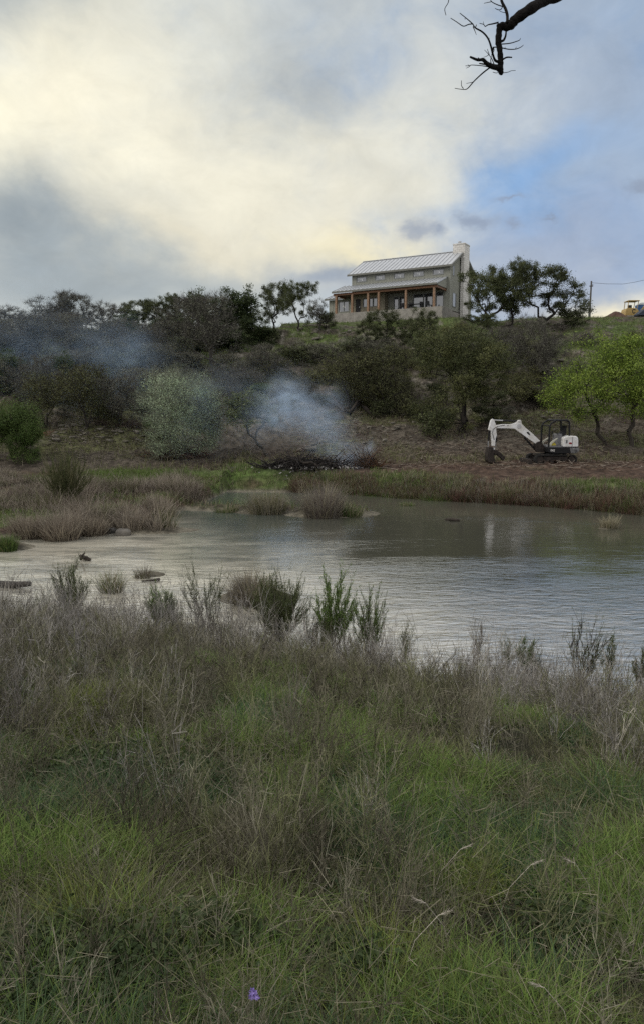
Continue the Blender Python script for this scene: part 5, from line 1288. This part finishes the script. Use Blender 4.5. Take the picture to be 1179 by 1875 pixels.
    broom('willow_shoots', 512, 1172, 128, 116, 90, [(.07, .072, .035), (.09, .085, .05), (.05, .045, .03)], 'dense fine green shrub behind the leafy shoots on the near bank', seed=5, leaf=L2, lcount=8, lsize=.03)
    broom('willow_shoots', 612, 1192, 150, 84, 22, B, 'leafy green upright shoots, fullest and tallest at the water edge', seed=6, leaf=L1, lcount=15, lsize=.04)
    broom('willow_shoots', 676, 1200, 122, 78, 20, B, 'dark stemmed shoots with few leaves at the end of the leafy row', seed=7, leaf=L1, lcount=8, lsize=.036)
    broom('willow_shoots', 962, 1232, 70, 40, 9, B, 'small leafy shoots alone against the rippled water', seed=8, leaf=L1, lcount=14, lo=6)
    broom('willow_shoots', 1064, 1252, 136, 84, 20, B, 'tall reddish bare shrub against the rippled water', seed=9, leaf=L2, lcount=3, lo=6)
    broom('willow_shoots', 1112, 1250, 100, 26, 6, B, 'thin leafy stem next to the reddish bare shrub', seed=10, leaf=L2, lcount=10, lo=6)
    broom('willow_shoots', 1170, 1256, 78, 40, 10, B, 'leafy shoots cut by the frame edge above the near bank', seed=11, leaf=L2, lcount=8, lo=6)
    r2 = np.random.default_rng(77)
    for i in range(27):
        px = (r2.uniform(60, 730) if i < 23 else r2.uniform(730, 1179)); py = np.interp(px, [0, 420, 700, 1179], [1118, 1168, 1206, 1250]) + r2.uniform(-6, 26)
        dry = i % 3
        broom('bank_weed', px, py, r2.uniform(40, 95), r2.uniform(26, 64), int(r2.integers(7, 18)), ([(.16, .14, .12), (.10, .085, .07)], B, [(.12, .115, .07), (.08, .078, .045)])[dry], 'thin upright weed stems along the near water edge', 'weed', 50 + i, (None, L2, L2)[dry], 6, 3, .004, .25, .022, 4)['group'] = 'weed stems along the near water edge'
    # logs and driftwood in the water
    def wood(name, pts, rad, label, m=M_BARK, n=8):
        P = [at(px, py, Y) for px, py, Y in pts]; P = [np.array([q[0], q[1], z]) for q, z in zip(P, [w_[3] for w_ in pts4])] if False else P
        b = MB(); b.tube(P, rad, n); return tag(b.build(name, m, None, smooth=False), label, 'driftwood')
    def wat(px, py, dz=.03): d = ray(px, py); return np.array([0, 0, EYE]) + d * ((dz - EYE) / d[2])
    b = MB(); b.tube([wat(-60, 1070, .06), wat(0, 1070, .07), wat(30, 1071, .08), wat(56, 1069, .11)], [.07, .085, .08, .06], 10); tag(b.build('driftwood_log', mat('wet_log', (.03, .026, .022), .7, var=.6, scale=9, bump=.5), None), 'dark blunt log floating at the frame edge in the shallows', 'driftwood')
    b = MB(); b.tube([wat(166, 1026, .02), wat(158, 1022, .08), wat(148, 1018, .04)], [.05, .06, .05], 8); b.tube([wat(148, 1024, .05), wat(152, 1016, .2), wat(155, 1013, .32)], [.04, .03, .02], 7); tag(b.build('driftwood_fork', M_BARK, None), 'forked stub of driftwood standing in the shallows', 'driftwood')
    b = MB(); b.tube([wat(815, 951, .02), wat(828, 951.5, .06), wat(841, 953, .03)], [.04, .07, .05], 8); tag(b.build('floating_stick', M_BARK, None), 'short dark stick afloat under the far bank', 'driftwood')
    b = MB(); b.tube([wat(260, 1064, .02), wat(280, 1063, .05), wat(292, 1061, .04)], [.015, .03, .04], 7); tag(b.build('floating_stick', M_BARK, None), 'thin dark stick stranded by the little mud bar', 'driftwood')
    Mr = mat('wet_rock', (.05, .048, .045), .5, var=.4, scale=8, bump=.5)
    for px, py, s, lab, m in ((204, 972, .17, 'small black rock at the tip of the gravel bar', Mr), (226, 976, .24, 'rounded grey boulder at the tip of the gravel bar', mat('grey_boulder', (.13, .12, .105), .85, var=.3, scale=4, bump=.4))):
        V, Q = rock_mesh(int(px), .55); g = wat(px, py, .08); o = mesh_quads('rock', V * s, Q, m); o.location = g; tag(o, lab, 'rock')
    # foam and ripple crests are in the water; pale mud flats stranded midstream
build_bank_plants()

# ------------------------------------------------------------------ near meadow
def build_meadow():
    rg = np.random.default_rng(31)
    def scatter(n, p=.9, y0=.9, y1=14.5, margin=.9):
        ys = np.linspace(y0, y1, 600); pdf = ys ** (-p) * (.92 * ys + 2 * margin); cdf = np.cumsum(pdf); cdf /= cdf[-1]
        y = np.interp(rg.uniform(0, 1, n), cdf, ys); x = rg.uniform(-1, 1, n) * (.46 * y + margin)
        m = int(n * .38); yo = y0 + (np.interp(np.linspace(0, 1, 50), [0, 1], [0, 1])[rg.integers(0, 50, m)] + rg.uniform(0, .02, m)) ** 1.3 * (y1 - y0); xo = (.46 * yo + margin + 3.2 * rg.uniform(0, 1, m) ** 1.3) * rg.choice([-1, 1], m)
        x = np.concatenate([x, xo]); y = np.concatenate([y, yo])
        k = y < edge_near(x) + .15; x, y = x[k], y[k]; z = terrain(x, y); k = z > -.02; return x[k], y[k], z[k]
    r_n = lambda x, y: sstep(fbm(x * 1.7 + 4, y * 1.7, 151, 3), .54, .68)
    # patches located where they grow on the bank
    def patch_field(x, y, spots):
        f = np.zeros_like(x)
        for px, py, rpx, rpy in spots:
            g = hit(px, py, .9, up=.15); kx = g[1] / F * rpx; ky = max(.12, abs(hit(px, py - rpy, .9, up=.15)[1] - g[1]))
            f = np.maximum(f, np.exp(-(((x - g[0]) / kx) ** 2 + ((y - g[1]) / ky) ** 2)))
        return f
    greens = [(300, 1810, 180, 90), (80, 1810, 120, 80), (480, 1730, 110, 60), (860, 1790, 130, 80), (700, 1800, 90, 70), (620, 1330, 80, 40), (760, 1390, 90, 40), (1130, 1440, 80, 40), (450, 1660, 90, 50), (200, 1660, 90, 50), (960, 1500, 60, 30), (1000, 1800, 120, 70), (1080, 1560, 60, 40), (250, 1540, 60, 25)]
    deep = [(180, 1410, 130, 40), (360, 1430, 120, 40), (480, 1300, 60, 25), (1010, 1750, 80, 40), (230, 1850, 120, 30)]
    yellow = [(170, 1265, 70, 22), (150, 1640, 60, 40), (690, 1720, 50, 40), (880, 1570, 50, 30)]
    grey = [(60, 1180, 160, 60), (330, 1150, 120, 40), (40, 1300, 70, 50), (1120, 1330, 120, 50), (860, 1210, 250, 25), (1150, 1620, 60, 50), (620, 1700, 60, 50)]
    def fields(x, y): return np.maximum(patch_field(x, y, greens) * (.45 + 1.0 * fbm(x * 2.2, y * 2.2, 161)), .9 * r_n(x, y)), np.maximum(patch_field(x, y, deep), .6 * r_n(x + 31, y + 9)), patch_field(x, y, yellow), patch_field(x, y, grey)
    parts = []
    # --- grass: in tufts, with loose blades between
    cx_, cy_, _ = scatter(20000, .8); m = 25; ct = rg.uniform(.03, .09, len(cx_)); ca = rg.uniform(0, 6.28, (len(cx_), m)); cr = np.abs(rg.normal(0, 1, (len(cx_), m))) * ct[:, None]
    x1 = (cx_[:, None] + cr * np.cos(ca)).ravel(); y1 = (cy_[:, None] + cr * np.sin(ca)).ravel(); az1 = (ca + rg.normal(0, .6, ca.shape)).ravel(); ts = np.repeat(rg.uniform(0, 1, len(cx_)), m)
    x2, y2, _ = scatter(120000, 1.0)
    x = np.concatenate([x1, x2]); y = np.concatenate([y1, y2]); az = np.concatenate([az1, rg.uniform(0, 6.28, len(x2))]); ts = np.concatenate([ts, rg.uniform(0, 1, len(x2))]); z = terrain(x, y)
    g, d, ye, gr = fields(x, y); n = len(x); lush = np.maximum(g, np.maximum(d, ye))
    nz = fbm(x * 1.3, y * 1.3, 131); dens = np.clip(.28 + .9 * lush + 1.5 * (nz - .5), .04, 1); k = (np.where(np.arange(n) < len(x1), ts, rg.uniform(0, 1, n)) < dens) & (z > -.02) & (y < edge_near(x) + .1)
    x, y, z, g, d, ye, gr, nz, az, ts, lush = [q[k] for q in (x, y, z, g, d, ye, gr, nz, az, ts, lush)]; n = len(x); u = np.clip(ts * .75 / np.maximum(.2, np.clip(.30 + .8 * lush, 0, 1)) + rg.uniform(-.15, .25, n), 0, 1)
    base = col_mix([OLIVE, (.12, .135, .05), STRAW, GREYST, (.15, .145, .085)], [3, 3, .7, .8, 2], n, rg, .35)
    gc = col_mix([(.15, .225, .05), (.12, .195, .044), (.20, .25, .075), OLIVE], [3, 3, 1.5, 1], n, rg, .35); dc = col_mix([(.066, .115, .047), (.08, .13, .062), DKGREEN], [2, 2, 1], n, rg, .35); yc = col_mix([(.185, .215, .05), (.135, .165, .04)], [1, 1], n, rg)
    col = np.where((u < g * 1.1)[:, None], gc, base); col = np.where((u < d)[:, None], dc, col); col = np.where((u < ye * .9)[:, None], yc, col)
    L = (.08 + .15 * rg.uniform(0, 1, n)) * (.75 + .35 * lush) * (.6 + .8 * nz)
    w = np.clip(.0012 + .0003 * y, .0014, .0046) * rg.uniform(.7, 1.6, n)
    parts.append(blades(np.stack([x, y, z - .02], 1), L, w, col, rg, .42, .75, 4, az=az))
    V, Q, K = join(parts); tag(mesh_quads('meadow_grass', V, Q, M_GRASS, K), 'mixed green and dry grass covering the near bank', 'grass', None, 'stuff')
    # --- wiry dry weeds
    def weed(seed, h, nb, spread, ntw, fine):
        r = np.random.default_rng(seed); A = []; B = []; wa = []; wb = []
        for i in range(nb):
            a = r.uniform(0, 6.28); t = abs(r.normal(0, spread)); l = h * r.uniform(.6, 1.05); p = np.array([r.normal(0, .02), r.normal(0, .02), 0]); d = np.array([math.cos(a) * math.sin(t), math.sin(a) * math.sin(t), math.cos(t)])
            P = [p]
            for s in range(4): P.append(P[-1] + d * l / 4 + r.normal(0, .012, 3)); d = d + r.normal(0, .12, 3) + np.array([0, 0, .06]); d /= np.linalg.norm(d)
            for s in range(4): A.append(P[s]); B.append(P[s + 1]); wa.append(.0016 - .0003 * s); wb.append(.0013 - .0003 * s)
            for t_ in range(ntw):
                f = r.uniform(.3, 1) * 3.99; s = int(f); q = P[s] + (P[s + 1] - P[s]) * (f - s); dd = (P[s + 1] - P[s]); dd /= np.linalg.norm(dd); dd = dd + r.normal(0, .45, 3); dd[2] = abs(dd[2]); ll = h * r.uniform(.08, .26); e = q + dd * ll
                A.append(q); B.append(e); wa.append(.0009); wb.append(.0006)
                for m in range(fine):
                    q2 = q + (e - q) * r.uniform(.3, 1); d2 = dd + r.normal(0, .5, 3); A.append(q2); B.append(q2 + d2 * ll * .4); wa.append(.0007); wb.append(.0004)
        return np.array(A), np.array(B), np.array(wa), np.array(wb)
    brown = [weed(300 + i, .5, 9, .34, 6, 2) for i in range(6)]; greyw = [weed(320 + i, .75, 8, .22, 4, 1) for i in range(6)]
    def plant(lib, x, y, z, sc, cols, wts, wide=1.0):
        out = []
        for i in range(len(x)):
            A, B, wa, wb = lib[i % len(lib)]; a = rg.uniform(0, 6.28); ca, sa = math.cos(a), math.sin(a); s = sc[i]; Rm = np.array([[ca, -sa, 0], [sa, ca, 0], [0, 0, 1]]) * s
            lx, ly = rg.normal(0, .12, 2); Rm[0, 2] += lx * s; Rm[1, 2] += ly * s
            o = np.array([x[i], y[i], z[i] - .02]); c = np.array(cols[rg.choice(len(cols), p=np.array(wts) / sum(wts))]) * rg.uniform(.75, 1.3); k = (.8 + .17 * y[i]) * wide
            cc = c * rg.uniform(.65, 1.35, (len(A), 1)); out.append(ribbons(A @ Rm.T + o, B @ Rm.T + o, wa * k, wb * k, cc, rg))
        return join(out)
    x, y, z = scatter(2600, .55, 1.5); g, d, ye, gr = fields(x, y); nz = fbm(x * .8 + 3, y * .8, 141); k = rg.uniform(0, 1, len(x)) < np.clip(.95 - 1.15 * np.maximum(g, np.maximum(d, ye)) + (nz - .5) * 2.2, .02, 1); x, y, z = x[k], y[k], z[k]
    near = sstep(y, 1.2, 3.2); sc = rg.uniform(.6, 1.1, len(x)) * (.55 + .45 * near)
    V, Q, K = plant(brown, x, y, z, sc, [(.15, .138, .10), (.22, .206, .155), (.085, .076, .056), (.15, .155, .08)], [3, 2, 1.7, 2.6]); tag(mesh_quads('dry_weeds', V, Q, M_TWIG, K), 'wiry brown dry weeds through the near meadow', 'weeds', None, 'stuff')
    # --- grey stalks towards the water
    n = 4200; y = rg.uniform(3, 15, n); x = rg.uniform(-1, 1, n) * (.46 * y + 2.2); k = y < edge_near(x) + .1; x, y = x[k], y[k]; z = terrain(x, y); gr = patch_field(x, y, grey); e = sstep(y / edge_near(x), .66, .95)
    k = (rg.uniform(0, 1, len(x)) < np.clip(.02 + .8 * gr + .55 * e, 0, 1)) & (z > .02); x, y, z = x[k], y[k], z[k]
    V, Q, K = plant(greyw, x, y, z, rg.uniform(.5, 1.0, len(x)) * (.85 + .75 * sstep(y / edge_near(x), .8, .98)), [(.31, .295, .275), (.23, .215, .20), (.15, .135, .12), (.38, .355, .30)], [3, 3, 1.6, 1.3], .95); tag(mesh_quads('grey_weed_stalks', V, Q, M_TWIG, K), 'grey dead weed stalks thick along the near water edge', 'weeds', None, 'stuff')
    # --- pale straws and seed stems
    x, y, z = scatter(2600, .6, 1.5); n = len(x)
    V, Q, K = blades(np.stack([x, y, z], 1), rg.uniform(.18, .46, n), np.clip(.0007 + .00022 * y, .001, .003), col_mix([(.26, .24, .16), (.19, .18, .12), (.15, .15, .08)], [2, 2, 1], n, rg), rg, .2, .7, 6); tag(mesh_quads('straw_stems', V, Q, M_GRASS, K), 'thin pale straw stems arching over the near meadow', 'grass', None, 'stuff')
    # --- tangled bits of stalk lying every way through the grass
    x, y, z = scatter(40000, .95, 1.0); n = len(x); nz = fbm(x * 1.1, y * 1.1, 171); k = nz > .40 + .12 * rg.uniform(-1, 1, n); x, y, z = x[k], y[k], z[k]; n = len(x)
    A = np.stack([x, y, z + rg.uniform(.03, .30, n)], 1); th = rg.uniform(0, 6.28, n); D = np.stack([np.cos(th), np.sin(th), rg.normal(.1, .5, n)], 1); l = rg.uniform(.03, .11, n)[:, None]
    V, Q, K = ribbons(A, A + D * l, np.clip(.0006 + .00016 * y, .0007, .002), .0004 + .0001 * y, col_mix([(.24, .22, .155), (.16, .15, .10), (.08, .075, .05), (.13, .155, .06)], [2, 2.5, 2, 2], n, rg), rg); tag(mesh_quads('tangled_stalks', V, Q, M_TWIG, K), 'tangled broken stalks caught in the meadow grass', 'dead stalks', None, 'stuff')
    # --- low broad leaves
    parts = []
    for px, py, rpx, n in ((110, 1800, 130, 4200), (230, 1840, 110, 2600), (640, 1820, 70, 1300), (420, 1760, 100, 1300), (180, 1420, 140, 2500), (60, 1860, 80, 1800), (620, 1800, 60, 900), (1010, 1740, 80, 900), (330, 1440, 120, 1800)):
        c = hit(px, py, .9); kx = c[1] / F * rpx; x = c[0] + rg.normal(0, .6, n) * kx; y = c[1] + rg.normal(0, .5, n) * kx; z = terrain(x, y) + rg.uniform(.02, .14, n)
        parts.append(leaf_quads(np.stack([x, y, z], 1), .014, col_mix([(.05, .075, .028), (.07, .095, .04), (.04, .055, .022)], [2, 2, 1], n, rg), rg, .3))
    V, Q, K = join(parts); tag(mesh_quads('ground_leaves', V, Q, M_LEAF, K), 'low leafy green weeds at the foot of the near meadow', 'weeds', None, 'stuff')
build_meadow()
def build_flowers():
    rg = np.random.default_rng(41)
    Mp = mat('violet_petal', (.32, .24, .58), .6, var=.15, scale=60); Ms = mat('flower_stem', (.06, .085, .03), .7); Mw = mat('seed_fluff', (.42, .38, .32), .9, var=.3, scale=80)
    Y = hit(465, 1821, .8)[1] * .80; c = at(465, 1821, Y); zb = tz(c[0], Y)
    e = empty('wild_flower', (c[0], Y, zb)); tag(e, 'small violet flower cluster low in the near grass', 'flower'); h = c[2] - zb
    MB().tube([(0, .03, 0), (.005, .01, h * .5), (0, 0, h)], .0015, 6).build('stem', Ms, e)
    for i in range(14):
        a = rg.uniform(0, 6.28); r_ = rg.uniform(0, .009); ce = np.array([r_ * math.cos(a), r_ * math.sin(a), h + rg.uniform(-.008, .01)]); b = MB()
        for k in range(5):
            t = k * 1.2566 + a; q = ce + np.array([.0046 * math.cos(t), -.002, .0046 * math.sin(t)]); d = np.array([math.cos(t), 0, math.sin(t)]) * .004; s = np.array([-math.sin(t), .25, math.cos(t)]) * .0026
            b.add([ce, q - s, q + d, q + s], [(0, 1, 2, 3)])
        b.build('petal', Mp, e)
    for px, py, Yh, lab in ((268, 1727, 2.5, 'pale fluffy seed head, lowest of the three on stems'), (247, 1702, 2.55, 'pale seed head in the middle of the three on stems'), (250, 1676, 2.65, 'topmost pale seed head among the three on stems')):
        c = at(px, py, Yh); zb = tz(c[0] - .05, Yh); e = empty('seed_head', (c[0], Yh, zb)); tag(e, lab, 'flower'); h = c[2] - zb
        MB().tube([(-.06, .02, 0), (-.03, .01, h * .55), (0, 0, h)], .0014, 6).build('stem', mat('straw_stem', (.24, .22, .13), .8), e)
        n = 60; d = rg.normal(size=(n, 3)); d /= np.linalg.norm(d, axis=1, keepdims=True); d[:, 2] = np.abs(d[:, 2]); A = np.repeat([[0, 0, h - .004]], n, 0) + d * .003; B = A + d * np.array([.012, .012, .008])
        V, Q, K = ribbons(A, B, .0012, .0018, np.array([.5, .46, .4]), rg); mesh_quads('fluff', V, Q, Mw, None, False, e)
    for i, (px, py) in enumerate(((1045, 1577), (980, 1580), (770, 1650), (812, 1672), (986, 1805), (850, 1552))):
        Yh = hit(px, py, .9, up=.3)[1]; c = at(px, py, Yh); zb = tz(c[0], Yh); e = empty('feathery_grass_head', (c[0], Yh, zb)); h = c[2] - zb
        tag(e, 'feathery pale grass plume above the dry weeds', 'grass plume', 'feathery grass plumes in the meadow'); sgn = 1 if i % 2 else -1
        pts = np.array([(-.12 * sgn, .05, 0), (-.08 * sgn, .03, h * .6), (-.015 * sgn, .0, h * .97), (.018 * sgn, 0, h + .006)]); MB().tube(pts, .0011, 5).build('stem', Ms if False else Mw, e)
        n = 40; f = rg.uniform(0, 1, (n, 1)); A = pts[2] + (pts[3] - pts[2]) * f; B = A + np.array([.013 * sgn, 0, .005]) + rg.normal(0, .004, (n, 3)); V, Q, K = ribbons(A, B, .0005, .0002, np.array([.5, .46, .4]), rg); mesh_quads('plume', V, Q, Mw, None, False, e)
build_flowers()

# ------------------------------------------------------------------ smoke
def smoke(name, label, blobs, lo, hi, dens, colr, nscale, thresh=.42):
    b = MB().box(lo[0], hi[0], lo[1], hi[1], lo[2], hi[2])
    m = bpy.data.materials.new(name); m.use_nodes = True; T = NT(m.node_tree); T.n.remove(T.n['Principled BSDF']); out = T.n['Material Output']
    geo = T.new('ShaderNodeNewGeometry'); p = geo.outputs['Position']
    nz = T.noise(T.mapping(p, (.8, 1, 1.15), (0, R(38), 0)), nscale, 6, .66, 1.1); nz2 = T.new('ShaderNodeSeparateColor'); 
    wn = T.new('ShaderNodeTexNoise'); T.l.new(p, wn.inputs['Vector']); wn.inputs['Scale'].default_value = nscale * .6; wn.inputs['Detail'].default_value = 2
    wv = T.new('ShaderNodeVectorMath', operation='SUBTRACT'); T.l.new(wn.outputs[1], wv.inputs[0]); wv.inputs[1].default_value = (.5, .5, .5)
    ws = T.new('ShaderNodeVectorMath', operation='MULTIPLY_ADD'); T.l.new(wv.outputs[0], ws.inputs[0]); ws.inputs[1].default_value = (1.6, 1.6, 1.6); T.l.new(p, ws.inputs[2])
    tot = None
    for c, r_, a in blobs:
        sv = T.new('ShaderNodeVectorMath', operation='SUBTRACT'); T.l.new(ws.outputs[0], sv.inputs[0]); sv.inputs[1].default_value = tuple(c)
        dv = T.new('ShaderNodeVectorMath', operation='DIVIDE'); T.l.new(sv.outputs[0], dv.inputs[0]); dv.inputs[1].default_value = tuple(r_)
        dt = T.new('ShaderNodeVectorMath', operation='DOT_PRODUCT'); T.l.new(dv.outputs[0], dt.inputs[0]); T.l.new(dv.outputs[0], dt.inputs[1])
        g = T.math('MULTIPLY', T.math('EXPONENT', T.math('MULTIPLY', dt.outputs['Value'], -1.0)), a)
        tot = g if tot is None else T.math('ADD', tot, g)
    d = T.math('MULTIPLY', tot, T.math('MULTIPLY', T.ramp(nz, thresh - .10, thresh + .19), dens))
    v = T.new('ShaderNodeVolumePrincipled'); v.inputs['Color'].default_value = (*colr, 1); T.l.new(d, v.inputs['Density']); v.inputs['Anisotropy'].default_value = .1
    T.l.new(v.outputs[0], out.inputs['Volume'])
    return tag(b.build(name, m), label, 'smoke', None, 'stuff')
def build_smoke():
    Yf = 41.0
    def c(px, py, Y): return at(px, py, Y)
    k = Yf / F
    B = []
    for px, py, Y, rx, rz, a in ((640, 848, 41, 14, 14, .8), (668, 828, 41, 9, 10, .5), (628, 838, 41.2, 22, 20, .7), (605, 808, 41.6, 28, 26, .5), (585, 778, 42.2, 38, 28, .6), (555, 752, 43, 40, 32, .9), (525, 738, 43.6, 34, 36, 1.25), (500, 752, 44, 32, 30, .55), (462, 772, 44, 32, 30, .3), (600, 740, 43.4, 24, 22, .55)):
        q = c(px, py, Y); B.append((q, (rx * Y / F, 1.1, rz * Y / F), a))
    A = np.array([b[0] for b in B]); smoke('smoke_plume', 'blue white smoke plume rising from the burning brush pile', B, (A[:, 0].min() - 2.5, 38.9, A[:, 2].min() - 1.2), (A[:, 0].max() + 1.6, 47, A[:, 2].max() + 3.0), .44, (.64, .80, 1.0), .95, .45)
    B = []
    for px, py, Y, rx, rz, a in ((385, 745, 46, 40, 50, .7), (345, 780, 46, 60, 60, .45), (250, 690, 56, 60, 50, .45), (232, 640, 62, 42, 36, 1.0), (190, 640, 62, 60, 40, .45), (90, 640, 62, 90, 70, .4), (20, 650, 62, 70, 80, .35), (150, 720, 56, 90, 60, .25), (440, 720, 47, 40, 40, .5)):
        q = c(px, py, Y); B.append((q, (rx * Y / F, 3.0, rz * Y / F), a))
    smoke('drifting_smoke', 'thin blue smoke drifting over the wooded slope', B, (-34, 43.6, .3), (-3.2, 68, 15.5), .075, (.55, .75, 1.0), .32, .46)
build_smoke()
